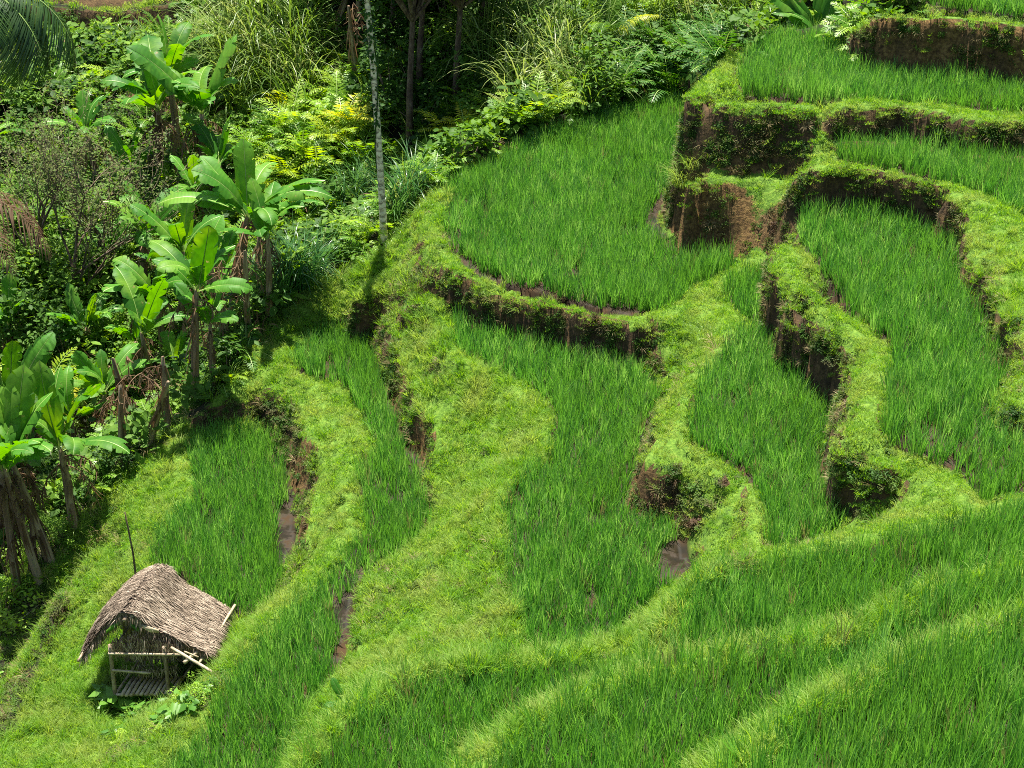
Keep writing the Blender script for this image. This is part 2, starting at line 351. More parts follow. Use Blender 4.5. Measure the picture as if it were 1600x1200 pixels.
def solve(Z, C):
    ny, nx = Z.shape
    if min(ny, nx) < 12:
        Z0 = np.where(C, Z, Z[C].mean()); return relax(Z0, C, 400)
    py, px = ny % 2, nx % 2
    Zp = np.pad(Z, ((0, py), (0, px)), 'edge'); Cp = np.pad(C, ((0, py), (0, px)), 'edge').astype(float)
    s = lambda A: A[0::2, 0::2] + A[1::2, 0::2] + A[0::2, 1::2] + A[1::2, 1::2]
    cw = s(Cp); zc = np.where(cw > 0, s(Zp * Cp) / np.maximum(cw, 1), 0)
    Zc = solve(zc, cw > 0)
    U = np.repeat(np.repeat(Zc, 2, 0), 2, 1)[:ny, :nx]
    return relax(np.where(C, Z, U), C, 60)
Z = solve(Z, C)
JPOLY = np.array([wp(p)[:2] for p in RIDGE])
JUN = inside(GX, GY, JPOLY)
FREE = FID == 0
gy_, gx_ = np.gradient(Z, AY, AX); SLOPE = np.hypot(gx_, gy_)
_k = (SLOPE > .8) & FREE
_Zb = np.pad(Z, 1, 'edge'); _Zb = (_Zb[:-2, 1:-1] + _Zb[2:, 1:-1] + _Zb[1:-1, :-2] + _Zb[1:-1, 2:] + 2 * _Zb[1:-1, 1:-1]) / 6
Z = np.where(_k, _Zb, Z)
Z = Z + np.where(FREE, 0.045 * fbm(GX, GY, 0.9) + 0.02 * fbm(GX, GY, 0.3, 2, 50), 0.012 * fbm(GX, GY, .5))
Z = Z + np.where(JUN, 0.35 * fbm(GX, GY, 4.0, 3, 90), 0)
# steep faces get an uneven plan outline
wj = np.clip((SLOPE - .8) / 1.5, 0, 1)
DX = 0.09 * fbm(GX, GY, .45, 3, 31) * wj; DY = 0.09 * fbm(GX, GY, .45, 3, 77) * wj
def height(x, y):
    x = np.asarray(x, float); y = np.asarray(y, float)
    i = np.clip(np.searchsorted(AX, x) - 1, 0, NXg - 2); j = np.clip(np.searchsorted(AY, y) - 1, 0, NYg - 2)
    fx = (x - AX[i]) / (AX[i + 1] - AX[i]); fy = (y - AY[j]) / (AY[j + 1] - AY[j])
    return Z[j, i] * (1 - fx) * (1 - fy) + Z[j, i + 1] * fx * (1 - fy) + Z[j + 1, i] * (1 - fx) * fy + Z[j + 1, i + 1] * fx * fy
def hit(u, v, tmin=20.0, tmax=120.0):
    """first point of the ground met by the sight line through photo pixel (u, v)"""
    b = (v - 600.0) / F_PX; t = np.arange(tmin, tmax, 0.04)
    x = t * (u - 800) / F_PX; y = t * (CP - b * SP); z = CAM_Z - t * (SP + b * CP)
    k = np.argmax(z < height(x, y)); return Vector((x[k], y[k], float(height(x[k], y[k]))))

idx = np.arange(NYg * NXg).reshape(NYg, NXg)
V = np.stack([GX + DX, GY + DY, Z], -1).reshape(-1, 3)
Fq = np.stack([idx[:-1, :-1], idx[:-1, 1:], idx[1:, 1:], idx[1:, :-1]], -1).reshape(-1, 4)

m, nt, N, L = new_mat("ground_surface")
geo = N.new("ShaderNodeNewGeometry"); pos = geo.outputs['Position']
def attr(nm):
    a = N.new("ShaderNodeAttribute"); a.attribute_name = nm; return a.outputs['Fac']
a_f, a_w, a_j = attr('field'), attr('wall'), attr('jungle')
n1 = noise(N, L, 1.6, 6, pos, .65); n2 = noise(N, L, 9.0, 5, pos, .7); n3 = noise(N, L, 30.0, 3, pos, .6)
grass = ramp(N, L, n2, [(.035, .07, .010), (.08, .16, .014), (.14, .23, .025), (.16, .15, .05)], [.3, .48, .62, .75])
soil = ramp(N, L, math_n(N, L, 'ADD', math_n(N, L, 'MULTIPLY', n1, .5), math_n(N, L, 'MULTIPLY', n2, .5)),
            [(.016, .012, .007), (.05, .032, .015), (.11, .068, .028), (.19, .13, .06)], [.32, .46, .58, .72])
rawc = ramp(N, L, n2, [(.035, .020, .008), (.10, .058, .020), (.19, .115, .040), (.14, .11, .04)], [.32, .47, .6, .72])
soil = mixc(N, L, attr('raw'), soil, rawc)
mud = ramp(N, L, n1, [(.010, .008, .004), (.022, .014, .006), (.048, .026, .010)], [.35, .5, .65])
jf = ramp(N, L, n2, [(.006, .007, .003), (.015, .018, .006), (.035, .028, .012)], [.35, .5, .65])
sn = N.new("ShaderNodeSeparateXYZ"); L.new(geo.outputs['True Normal'], sn.inputs[0])
stp = ramp(N, L, sn.outputs[2], [(1, 1, 1), (0, 0, 0)], [.38, .62])
a_w = math_n(N, L, 'MAXIMUM', a_w, stp)
wf = ramp(N, L, math_n(N, L, 'ADD', a_w, math_n(N, L, 'MULTIPLY', math_n(N, L, 'SUBTRACT', n2, .5), .9)), [(0, 0, 0), (1, 1, 1)], [.42, .58])
c = mixc(N, L, wf, grass, soil)
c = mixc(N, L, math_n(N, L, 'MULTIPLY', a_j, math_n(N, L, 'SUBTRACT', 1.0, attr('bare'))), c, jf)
c = mixc(N, L, a_f, c, mud)
p = N.new("ShaderNodeBsdfPrincipled"); L.new(c, p.inputs['Base Color'])
rg = N.new("ShaderNodeMapRange"); L.new(math_n(N, L, 'MULTIPLY', attr('wet'), ramp(N, L, n1, [(1, 1, 1), (0, 0, 0)], [.45, .6])), rg.inputs[0])
rg.inputs[3].default_value = .9; rg.inputs[4].default_value = .3
L.new(rg.outputs[0], p.inputs['Roughness']); p.inputs['Specular IOR Level'].default_value = .22
bp = N.new("ShaderNodeBump"); bp.inputs['Strength'].default_value = .8; bp.inputs['Distance'].default_value = .06
L.new(math_n(N, L, 'MULTIPLY', math_n(N, L, 'ADD', n2, math_n(N, L, 'MULTIPLY', n3, .4)), math_n(N, L, 'SUBTRACT', 1.0, a_f)), bp.inputs['Height'])
L.new(bp.outputs[0], p.inputs['Normal'])
o = N.new("ShaderNodeOutputMaterial"); L.new(p.outputs[0], o.inputs[0])
M_GROUND = m
me = mesh_np("ground", V, Fq, [M_GROUND], None, True)
def set_attr(me, nm, arr):
    a = me.attributes.new(nm, 'FLOAT', 'POINT'); a.data.foreach_set('value', arr.astype(np.float32).ravel())
gy_, gx_ = np.gradient(Z, AY, AX); SLOPE = np.hypot(gx_, gy_)
def blur(A, n=1):
    for _ in range(n):
        A = np.pad(A, 1, 'edge'); A = (A[:-2, 1:-1] + A[2:, 1:-1] + A[1:-1, :-2] + A[1:-1, 2:] + 2 * A[1:-1, 1:-1]) / 6
    return A
WALL = np.clip((blur(SLOPE, 2) - .9) / .9, 0, 1) * (~JUN | ((GX < -8.5) & (GY < 42)))
_mx = Z.copy()
for _ in range(4): _mx = np.maximum.reduce([_mx] + [np.roll(_mx, q, a) for q in (1, -1) for a in (0, 1)])
WALL = WALL * np.clip((_mx - Z - .14) / .22, 0, 1)
_up = np.maximum.reduce([np.roll(Z, q, a) for q in (1, -1) for a in (0, 1)])
FLD = ((FID > 0) & (_up < Z + .22)).astype(float)
for _u, _v, _r in [(400,985,1.5),(330,985,1.2),(560,1060,1.6),(500,900,1.2),(1200,1050,2.2),(760,1120,2),(1500,950,2.5),(1200,900,2),(1500,820,2),(700,900,2),(820,950,1.6),(380,1060,1.6),(1060,620,.8)]:
    _p = at(_u, _v, 4.0 if _u > 600 else 1.5)
    WALL = WALL * np.clip(np.hypot(GX - _p[0], GY - _p[1]) / _r * 1.5 - .5, 0, 1)
# red soil face of the small terrace high on the far hillside
BARE = ((GY > 60) & (SLOPE > .5) & (GX > -30) & (GX < -9.5) & (Z > 1.9) & (Z < 3.2) & JUN)
set_attr(me, 'field', FLD); set_attr(me, 'wall', np.maximum(WALL, BARE)); set_attr(me, 'jungle', JUN.astype(float))
RAW = np.zeros_like(Z)
for _u, _v, _z, _r in [(1150,340,5.6,2.0),(1100,350,5.4,1.5),(1200,340,5.6,1.5),(1070,340,5.5,1.3),(1130,300,5.9,1.2),(1190,300,5.9,1.2),(1500,95,9.0,1.6),(1420,85,9.0,1.5),(1580,105,9,1.6),(1085,860,3.9,.8),(1020,740,4.3,.7),(660,690,2.6,.9),(640,600,2.6,.8),(450,730,1.4,.8),(465,840,1.2,.8)]:
    _p = at(_u, _v, _z); RAW = np.maximum(RAW, np.clip(1.6 - 1.2 * np.hypot(GX - _p[0], GY - _p[1]) / _r, 0, 1) * (np.abs(Z - _z) < .95))
RAW = RAW * np.clip(1.1 + .8 * fbm(GX, GY, .5, 3, 44), 0, 1)
set_attr(me, 'raw', RAW); set_attr(me, 'wet', FLD * (blur(SLOPE, 2) < .16))
set_attr(me, 'bare', BARE.astype(float))
ground = link(bpy.data.objects.new("ground", me)); tag(ground, "terraced hillside ground of grass banks, mud paddies and brown soil walls", None, None, 'structure')
# ================================================================ PLANT MATERIALS
M_RICE = leaf_mat("rice_leaf", [(.032, .122, .022), (.064, .212, .036), (.125, .32, .055), (.27, .48, .12)], (.11, .28, .045), .45, .35, .4, .4, dead=((.16, .17, .06), .012))
M_GRASS = leaf_mat("short_grass_leaf", [(.062, .160, .020), (.120, .270, .030), (.205, .375, .042), (.28, .38, .085)], (.28, .37, .08), .5, .9, .2, .5)
M_TALL = leaf_mat("tall_grass_leaf", [(.05, .12, .012), (.10, .20, .02), (.17, .28, .035), (.24, .30, .08)], None, .45, .5, .35, .4)
M_WEED = leaf_mat("weed_leaf", [(.018, .05, .010), (.035, .09, .014), (.065, .14, .018), (.10, .13, .03)], (.09, .055, .03), .3, 1.3, .12, .55)
M_STRAW = leaf_mat("dry_grass", [(.16, .12, .05), (.28, .22, .10), (.40, .33, .17)], None, .3, .5, .2, .6)

# ================================================================ SCATTER
PROTO = {}
def blade(V, F, x, y, z, az, ln, w, lean, curve, seg=3, tw=0.0, wprof=None):
    """arching blade of quads ending in a point"""
    dx, dy = math.cos(az), math.sin(az); px, py = -math.sin(az + tw), math.cos(az + tw)
    n0 = len(V); a = lean; cx, cy, cz = x, y, z
    for i in range(seg + 1):
        t = i / seg
        ww = w * .5 * ((1 - t ** 2) * .9 + .1 if wprof is None else wprof(t))
        if i == seg: ww = w * .04
        V.append((cx - px * ww, cy - py * ww, cz)); V.append((cx + px * ww, cy + py * ww, cz))
        if i < seg:
            s = ln / seg
            cx += dx * math.sin(a) * s; cy += dy * math.sin(a) * s; cz += math.cos(a) * s
            a += curve / seg * (1 + t)
    for i in range(seg):
        k = n0 + 2 * i; F.append((k, k + 1, k + 3, k + 2))
def proto(coll, name, V, F, mats, mi=None):
    ob = bpy.data.objects.new(name, mesh_np(name, V, F, mats, mi)); PROTO.setdefault(coll, []).append(ob)

def pcoll(key):
    c = bpy.data.collections.get(key)
    if c is None:
        c = bpy.data.collections.new(key)
        for o in PROTO[key]: c.objects.link(o)
    return c

def scatter_tree(coll):
    g = bpy.data.node_groups.new("scatter_" + coll.name, 'GeometryNodeTree')
    g.interface.new_socket("Geometry", in_out='INPUT', socket_type='NodeSocketGeometry')
    g.interface.new_socket("Geometry", in_out='OUTPUT', socket_type='NodeSocketGeometry')
    N, L = g.nodes, g.links
    gi, go = N.new("NodeGroupInput"), N.new("NodeGroupOutput")
    ci = N.new("GeometryNodeCollectionInfo"); ci.inputs[0].default_value = coll
    ci.inputs['Separate Children'].default_value = True; ci.inputs['Reset Children'].default_value = True
    ip = N.new("GeometryNodeInstanceOnPoints"); ip.inputs['Pick Instance'].default_value = True
    def na(nm, ty):
        a = N.new("GeometryNodeInputNamedAttribute"); a.data_type = ty; a.inputs['Name'].default_value = nm
        return a.outputs['Attribute']
    mp = N.new("GeometryNodeMeshToPoints")
    L.new(gi.outputs[0], mp.inputs[0]); L.new(mp.outputs[0], ip.inputs['Points']); L.new(ci.outputs[0], ip.inputs['Instance'])
    L.new(na('pidx', 'INT'), ip.inputs['Instance Index'])
    e2r = N.new("FunctionNodeEulerToRotation"); L.new(na('rot', 'FLOAT_VECTOR'), e2r.inputs[0]); L.new(e2r.outputs[0], ip.inputs['Rotation'])
    L.new(na('scl', 'FLOAT_VECTOR'), ip.inputs['Scale'])
    L.new(ip.outputs[0], go.inputs[0])
    return g
_trees = {}
def scatter(name, key, P, rot, scl, pidx=None, label=None):
    P = np.asarray(P, np.float32); n = len(P)
    me = bpy.data.meshes.new(name); me.vertices.add(n); me.vertices.foreach_set('co', P.ravel())
    npr = len(PROTO[key])
    if pidx is None: pidx = RNG.integers(0, npr, n)
    a = me.attributes.new('pidx', 'INT', 'POINT'); a.data.foreach_set('value', np.asarray(pidx, np.int32))
    a = me.attributes.new('rot', 'FLOAT_VECTOR', 'POINT'); a.data.foreach_set('vector', np.asarray(rot, np.float32).ravel())
    scl = np.asarray(scl, np.float32)
    if scl.ndim == 1: scl = np.stack([scl] * 3, -1)
    a = me.attributes.new('scl', 'FLOAT_VECTOR', 'POINT'); a.data.foreach_set('vector', scl.ravel())
    o = link(bpy.data.objects.new(name, me))
    c = pcoll(key)
    if key not in _trees: _trees[key] = scatter_tree(c)
    md = o.modifiers.new("scatter", 'NODES'); md.node_group = _trees[key]
    tag(o, label, None, None, 'stuff')
    return o

def in_view(x, y, z, mu=130, mv0=-90, mv1=1280):
    """keep only plants near what the photograph could show"""
    dz = z - CAM_Z; t = y * CP - dz * SP; u = 800 + F_PX * x / t; v = 600 - F_PX * (y * SP + dz * CP) / t
    return (u > -mu) & (u < 1600 + 2.6 * mu) & (v > mv0) & (v < mv1)

def rvec(n, tilt=.12):
    return np.stack([RNG.normal(0, tilt, n), RNG.normal(0, tilt, n), RNG.uniform(0, 6.283, n)], -1)

# ---- rice hills
for k in range(10):
    V, F = [], []
    for b in range(14):
        r = rnd.uniform(0, .085); q = rnd.uniform(0, 6.283)
        blade(V, F, r * math.cos(q), r * math.sin(q), 0, q + rnd.gauss(0, .5), rnd.uniform(.5, .86), rnd.uniform(.014, .023),
              rnd.uniform(.0, .22), rnd.choice([.1, .2, .35, .7]) * rnd.uniform(.5, 1.1), 3, rnd.uniform(-1, 1))
    proto('rice', 'rice_hill', V, F, [M_RICE])
RICE_LABEL = {'T1': "rice on the highest terrace cut by the top right corner", 'T2': "rice on the upper terrace below the top right soil wall",
 'T3': "narrow band of rice at right between two curved dark walls", 'T4a': "broad rounded paddy of rice above the brown soil face in the middle",
 'T4b': "long rice paddy bending down the right edge", 'T5': "hourglass shaped rice paddy between two winding grass banks",
 'T6': "tall central rice paddy narrowing towards the bottom", 'T7': "thin winding strip of rice right of the thatched hut",
 'T8': "small oval rice paddy directly behind the thatched hut", 'F0': "low front band of rice at bottom centre",
 'F1': "front rice terrace rising right below the winding banks", 'F2': "second front rice terrace crossing the lower right",
 'F3': "nearest tall rice filling the bottom right corner"}
def field_points(k, sp):
    P = FPOLY[k]; z, _ = FIELDS[k]
    x0, y0 = P.min(0); x1, y1 = P.max(0)
    xs, ys = np.meshgrid(np.arange(x0, x1, sp), np.arange(y0, y1, sp * .95))
    ang = {'T4b': .1, 'T5': -.1, 'F1': .3, 'F2': .35, 'F3': .35}.get(k, 0.05)
    cx, cy = (x0 + x1) / 2, (y0 + y1) / 2
    X = cx + 1.3 * ((xs - cx) * math.cos(ang) - (ys - cy) * math.sin(ang)); Y = cy + 1.3 * ((xs - cx) * math.sin(ang) + (ys - cy) * math.cos(ang))
    X = X.ravel() + RNG.normal(0, .045, X.size); Y = Y.ravel() + RNG.normal(0, .045, Y.size)
    m = inside(X, Y, P) & in_view(X, Y, z)
    X, Y = X[m], Y[m]; return X, Y
for k in FIELDS:
    z = FIELDS[k][0]
    X, Y = field_points(k, .125 if k[0] == 'T' else .12)
    # keep rice off walls, thin it in patches, leave the wet strips along some rims bare
    g = height(X, Y)
    keep = np.abs(g - (z - .1)) < .12
    thin = fbm(X, Y, .8, 3, 5); keep &= (RNG.random(len(X)) < np.clip(1.25 + thin * 1.0, .45, 1))
    # gap beside the inner rim
    def dist_poly(X, Y, pts, zz):
        W = np.array([at(u, v, zz)[:2] for u, v in pts]); d = np.full(len(X), 9.0)
        for a, b in zip(W[:-1], W[1:]):
            ab = b - a; t = np.clip(((X - a[0]) * ab[0] + (Y - a[1]) * ab[1]) / (ab @ ab), 0, 1)
            d = np.minimum(d, np.hypot(X - a[0] - t * ab[0], Y - a[1] - t * ab[1]))
        return d
    gaps = {'T4a': [(0.26, [(692, 310), (688, 370), (710, 405)]), (.28, [(710, 405), (780, 440), (930, 480), (1015, 490)]), (.5, [(1045, 310), (1030, 345), (1055, 385)])],
            'T6': [(0.26, [(1028, 650), (1010, 700), (988, 770), (995, 800)]), (.75, [(1098, 850), (1085, 885)]), (.3, [(1010, 805), (1060, 825)])],
            'T8': [(0.26, [(455, 720), (468, 782)]), (.5, [(470, 790), (455, 880)])],
            'T7': [(0.22, [(600, 590), (640, 690), (668, 735)]), (.38, [(556, 930), (545, 1010), (540, 1050)])],
            'T5': [(0.17, [(1300, 690), (1290, 740), (1318, 800)])], 'T4b': [(0.15, [(1500, 400), (1560, 540)])]}
    for w, pts in gaps.get(k, []):
        keep &= dist_poly(X, Y, pts, z) > w * (.8 + .4 * vnoise(X, Y, .4))
    X, Y, g = X[keep], Y[keep], g[keep]
    n = len(X)
    hs = .83 + .15 * fbm(X, Y, 1.2, 2, 8) + RNG.normal(0, .08, n)
    hs *= {'F3': 1.3, 'F2': 1.15, 'F1': 1.08}.get(k, 1.0)
    scl = np.stack([np.full(n, 1.0) * RNG.uniform(.85, 1.2, n), RNG.uniform(.85, 1.2, n), hs], -1)
    scatter("rice_crop", 'rice', np.stack([X, Y, g - .02], -1), rvec(n, .06), scl, None, RICE_LABEL[k])

# ---- short grass patches, tufts and weeds
for k in range(6):
    V, F = [], []
    for b in range(80):
        r = .17 * math.sqrt(rnd.random()); q = rnd.uniform(0, 6.283)
        blade(V, F, r * math.cos(q), r * math.sin(q), -.01, rnd.uniform(0, 6.283), rnd.uniform(.04, .105), rnd.uniform(.009, .015),
              rnd.uniform(.1, .9), rnd.uniform(.2, 1.2), 2, rnd.uniform(-1, 1))
    proto('turf', 'turf_patch', V, F, [M_GRASS])
for k in range(5):
    V, F = [], []
    for b in range(34):
        r = .07 * math.sqrt(rnd.random()); q = rnd.uniform(0, 6.283)
        blade(V, F, r * math.cos(q), r * math.sin(q), -.02, q + rnd.gauss(0, .6), rnd.uniform(.16, .36), rnd.uniform(.008, .014),
              rnd.uniform(.1, .6), rnd.uniform(.3, 1.6), 3, rnd.uniform(-1, 1))
    proto('tuft', 'grass_tuft', V, F, [M_GRASS])
def leaflets(n, R, H, l0, l1, w=.5, flat=.5):
    V, F = [], []
    for b in range(n):
        q = rnd.uniform(0, 6.283); r = R * math.sqrt(rnd.random()); z = rnd.uniform(0, H)
        l = rnd.uniform(l0, l1); c = np.array([r * math.cos(q), r * math.sin(q), z])
        d = np.array([rnd.gauss(0, 1), rnd.gauss(0, 1), rnd.gauss(.2, flat)]); d /= np.linalg.norm(d)
        s = np.cross(d, [rnd.gauss(0, .4), rnd.gauss(0, .4), 1]); s /= np.linalg.norm(s); nrm = np.cross(s, d)
        n0 = len(V)
        V += [tuple(c), tuple(c + d * l * .5 + s * l * w * .5 + nrm * l * .06), tuple(c + d * l), tuple(c + d * l * .5 - s * l * w * .5 + nrm * l * .06)]
        F.append((n0, n0 + 1, n0 + 2, n0 + 3))
    return V, F
for k in range(5):
    V, F = leaflets(70, .14, .12, .035, .075, .5)
    proto('weed', 'weed_cluster', V, F, [M_WEED])
for k in range(2):
    V, F = [], []
    for b in range(26):
        q = rnd.uniform(0, 6.283)
        blade(V, F, .05 * math.cos(q), .05 * math.sin(q), 0, q, rnd.uniform(.12, .3), .009, rnd.uniform(.5, 1.4), rnd.uniform(.4, 1.4), 3, 0)
    proto('weed', 'dry_tuft', V, F, [M_STRAW if k else M_TALL])

def cell_points(dens, mask, jit=1.0):
    """random points over fine grid cells; dens in points per square metre (array or number)"""
    a = np.gradient(AX)[None, :] * np.gradient(AY)[:, None]
    sf = np.sqrt(1 + np.minimum(SLOPE, 12) ** 2)
    lam = a * dens * mask * sf
    lam = lam * in_view(GX, GY, Z)
    n = RNG.poisson(np.minimum(lam, 40)); j, i = np.nonzero(n); r = n[j, i]
    j = np.repeat(j, r); i = np.repeat(i, r)
    x = AX[i] + DX[j, i] + RNG.uniform(-.5, .5, len(i)) * G; y = AY[j] + DY[j, i] + RNG.uniform(-.5, .5, len(i)) * G
    return x, y, height(x, y), j, i
steep = np.clip((blur(SLOPE, 1) - .7) / .8, 0, 1)
LEDGE = JUN & (GX < -8.5) & (GY < 41.5) & (GX > -13.5)
noF = (FID == 0) & (~JUN | (LEDGE & (WALL > .1)))
wsoft = np.clip(WALL, 0, 1)
x, y, z, j, i = cell_points(46, noF * (1 - .93 * wsoft) * (1 - .93 * RAW) + .5 * LEDGE)
n = len(x)
trm = np.clip(.95 + .2 * fbm(x, y, 1.2, 3, 41), .6, 1.3)
scatter("short_grass", 'turf', np.stack([x, y, z], -1), rvec(n, .25), RNG.uniform(.8, 1.25, n) * trm, None, "short bright yellow green grass covering the terrace banks")
# longer ragged grass on the open slopes
P0 = lambda u, v, z, r: np.clip(1.4 - np.hypot(GX - at(u, v, z)[0], GY - at(u, v, z)[1]) / r, 0, 1)
rough = sum(P0(*q) for q in [(640, 1000, 3.4, 3.5), (760, 900, 3.4, 2.5), (740, 700, 3.4, 2.5), (200, 1050, 0, 4), (560, 440, 3.5, 3), (150, 900, .2, 3), (700, 560, 3.6, 2.2), (1000, 980, 5.5, 2.5), (900, 1090, 6.5, 2.5), (1300, 1010, 7.2, 2.0), (1150, 1120, 7.5, 2.2), (450, 1180, 3, 2.5), (1560, 450, 7.4, 2), (280, 690, 1, 1.5), (1400, 1010, 7.8, 2.), (1250, 1150, 8, 2.)])
rough = np.clip(rough, 0, 1)
dn = (.8 + 30 * rough) * np.clip(.8 + .9 * fbm(GX, GY, .9, 3, 12), 0, 2)
x, y, z, j, i = cell_points(dn, noF * (1 - .8 * wsoft))
scatter("long_grass", 'tuft', np.stack([x, y, z], -1), rvec(len(x), .25), RNG.uniform(.6, 1.45, len(x)), None, "longer ragged grass tufts on the open grassy slopes")
fore = (GY < 28.5) & (GX > -6) & (FID == 0)
x, y, z, j, i = cell_points(6.0 * np.clip(1 + fbm(GX, GY, .8, 3, 91), .2, 2), fore * noF); n = len(x)
scatter("wild_grass", 'rice', np.stack([x, y, z], -1), rvec(n, .2), RNG.uniform(.4, .95, n), None, "stray tall green grass growing on the foreground banks")
x, y, z, j, i = cell_points(14.0 * np.clip(.6 + 1.2 * fbm(GX, GY, .7, 3, 55), 0, 2), fore * noF); n = len(x)
scatter("ragged_grass", 'tuft', np.stack([x, y, z], -1), rvec(n, .25), RNG.uniform(.8, 1.7, n), None, "ragged grass tufts on the foreground banks")
# tufts along the foot of the paddies' rims
# weeds on the soil faces
dn = 175 * (1 - .93 * RAW) * np.clip(.6 + 1.1 * fbm(GX + Z, GY + 1.3 * Z, .5, 3, 66), 0.1, 1.3)
x, y, z, j, i = cell_points(dn, noF * wsoft)
n = len(x)
pi = np.where(RNG.random(n) < .75, RNG.integers(0, 5, n), RNG.integers(5, 7, n))
scatter("wall_weeds", 'weed', np.stack([x, y - .02, z - .07], -1), rvec(n, .5), RNG.uniform(.5, 1.0, n), pi, "dark creeping weeds on the brown soil walls of the terraces")
# weed blotches in the grass; on the ledge their dark leaves stand in for shade
dn = 20 * np.clip(fbm(GX, GY, 1.3, 3, 23) * 2.2 - .95 + .5 * rough, 0, 1)
x, y, z, j, i = cell_points(dn + 25 * LEDGE, (noF | LEDGE) * (1 - wsoft) * (1 - RAW)); n = len(x)
scatter("low_weeds", 'weed', np.stack([x, y, z], -1), rvec(n, .3), RNG.uniform(.5, 1.1, n), RNG.integers(0, 5, n), "dark green low weeds among the bank grass and standing in for shade on the ledge")
# ================================================================ JUNGLE MATERIALS
M_FERN = leaf_mat("fern_leaf", [(.035, .10, .012), (.085, .21, .018), (.19, .36, .025), (.32, .46, .04)], None, .48, .5, .3, .42)
M_FERNY = leaf_mat("yellow_fern_leaf", [(.22, .36, .02), (.34, .44, .025), (.48, .46, .03)], None, .5, .5, .3, .42)
M_BUSH = leaf_mat("bush_leaf", [(.016, .045, .010), (.04, .10, .015), (.09, .19, .024), (.18, .31, .035)], None, .42, .5, .15, .55)
M_CANE = leaf_mat("cane_grass_leaf", [(.045, .10, .018), (.10, .19, .028), (.18, .28, .05), (.30, .34, .12)], None, .42, .5, .35, .38)
M_REED = leaf_mat("reed_leaf", [(.03, .10, .025), (.05, .15, .035), (.10, .22, .05)], None, .4, .5, .4, .35)
M_BANANA = leaf_mat("banana_leaf", [(.028, .12, .012), (.06, .20, .018), (.11, .30, .028)], (.17, .33, .035), .45, .8, .2, .5)
_n, _l = M_BANANA.node_tree.nodes, M_BANANA.node_tree.links
_tc = _n.new("ShaderNodeTexCoord"); _wv = _n.new("ShaderNodeTexWave"); _wv.bands_direction = 'X'; _wv.inputs['Scale'].default_value = 4.0
_wv.inputs['Distortion'].default_value = 1.0; _wv.inputs['Detail'].default_value = 3.0; _l.new(_tc.outputs['Object'], _wv.inputs['Vector'])
_st = ramp(_n, _l, _wv.outputs['Fac'], [(.92, .92, .92), (1.05, 1.05, 1.05)], [.1, .8])
_ed = ramp(_n, _l, noise(_n, _l, 5.0, 5, _tc.outputs['Object'], .7), [(0, 0, 0), (1, 1, 1)], [.64, .70])
for _q in list(_l):
    if _q.to_socket.name in ('Base Color',) or (_q.to_node.type == 'HUE_SAT' and _q.to_socket.name == 'Color'):
        _c = mixc(_n, _l, 1.0, _q.from_socket, _st, 'MULTIPLY'); _c = mixc(_n, _l, _ed, _c, (.30, .24, .09)); _t = _q.to_socket; _l.new(_c, _t)
M_RIB = leaf_mat("leaf_rib", [(.22, .34, .08), (.32, .42, .12)], None, .2, .5, .4, .4)
M_DEAD = leaf_mat("dead_leaf", [(.06, .035, .02), (.14, .085, .045), (.27, .18, .10)], None, .25, 2, .2, .7)
M_STEM = plain_mat("banana_stem", [(.06, .04, .028), (.18, .12, .075), (.36, .27, .17), (.17, .17, .08)], 5, .7, (1, 1, .25), .5)
M_BARK = plain_mat("brown_bark", [(.03, .02, .014), (.10, .065, .045), (.20, .15, .11)], 9, .85, (1, 1, .4), .6)
M_TWIG = plain_mat("grey_twig", [(.06, .04, .03), (.16, .115, .085), (.28, .22, .18)], 5, .85)
def palm_mat():
    m, nt, N, L = new_mat("pale_ringed_bark")
    tc = N.new("ShaderNodeTexCoord"); sx = N.new("ShaderNodeSeparateXYZ"); L.new(tc.outputs['Object'], sx.inputs[0])
    nz = noise(N, L, 7, 4, tc.outputs['Object'])
    ring = math_n(N, L, 'FRACT', math_n(N, L, 'ADD', math_n(N, L, 'MULTIPLY', sx.outputs[2], 5.5), math_n(N, L, 'MULTIPLY', nz, 2.2)))
    rc = ramp(N, L, ring, [(.22, .17, .11), (.66, .54, .37), (.74, .63, .45), (.48, .38, .24)], [.08, .2, .7, .95])
    c = mixc(N, L, ramp(N, L, nz, [(0, 0, 0), (1, 1, 1)], [.5, .68]), rc, (.13, .12, .09))
    p = N.new("ShaderNodeBsdfPrincipled"); p.inputs['Roughness'].default_value = .8; L.new(c, p.inputs['Base Color'])
    o = N.new("ShaderNodeOutputMaterial"); L.new(p.outputs[0], o.inputs[0]); return m
M_PALM = palm_mat()

def jhit(u, v, tmin=20.0):
    """ground point beyond the crest on the sight line through (u, v)"""
    b = (v - 600.0) / F_PX; t = np.arange(tmin, 110, 0.05)
    x = t * (u - 800) / F_PX; y = t * (CP - b * SP); z = CAM_Z - t * (SP + b * CP)
    i = np.clip(np.searchsorted(AX, x) - 1, 0, NXg - 1); j = np.clip(np.searchsorted(AY, y) - 1, 0, NYg - 1)
    ok = (z < height(x, y)) & JUN[j, i]
    k = np.argmax(ok) if ok.any() else len(t) - 1
    return Vector((x[k], y[k], float(height(x[k], y[k]))))

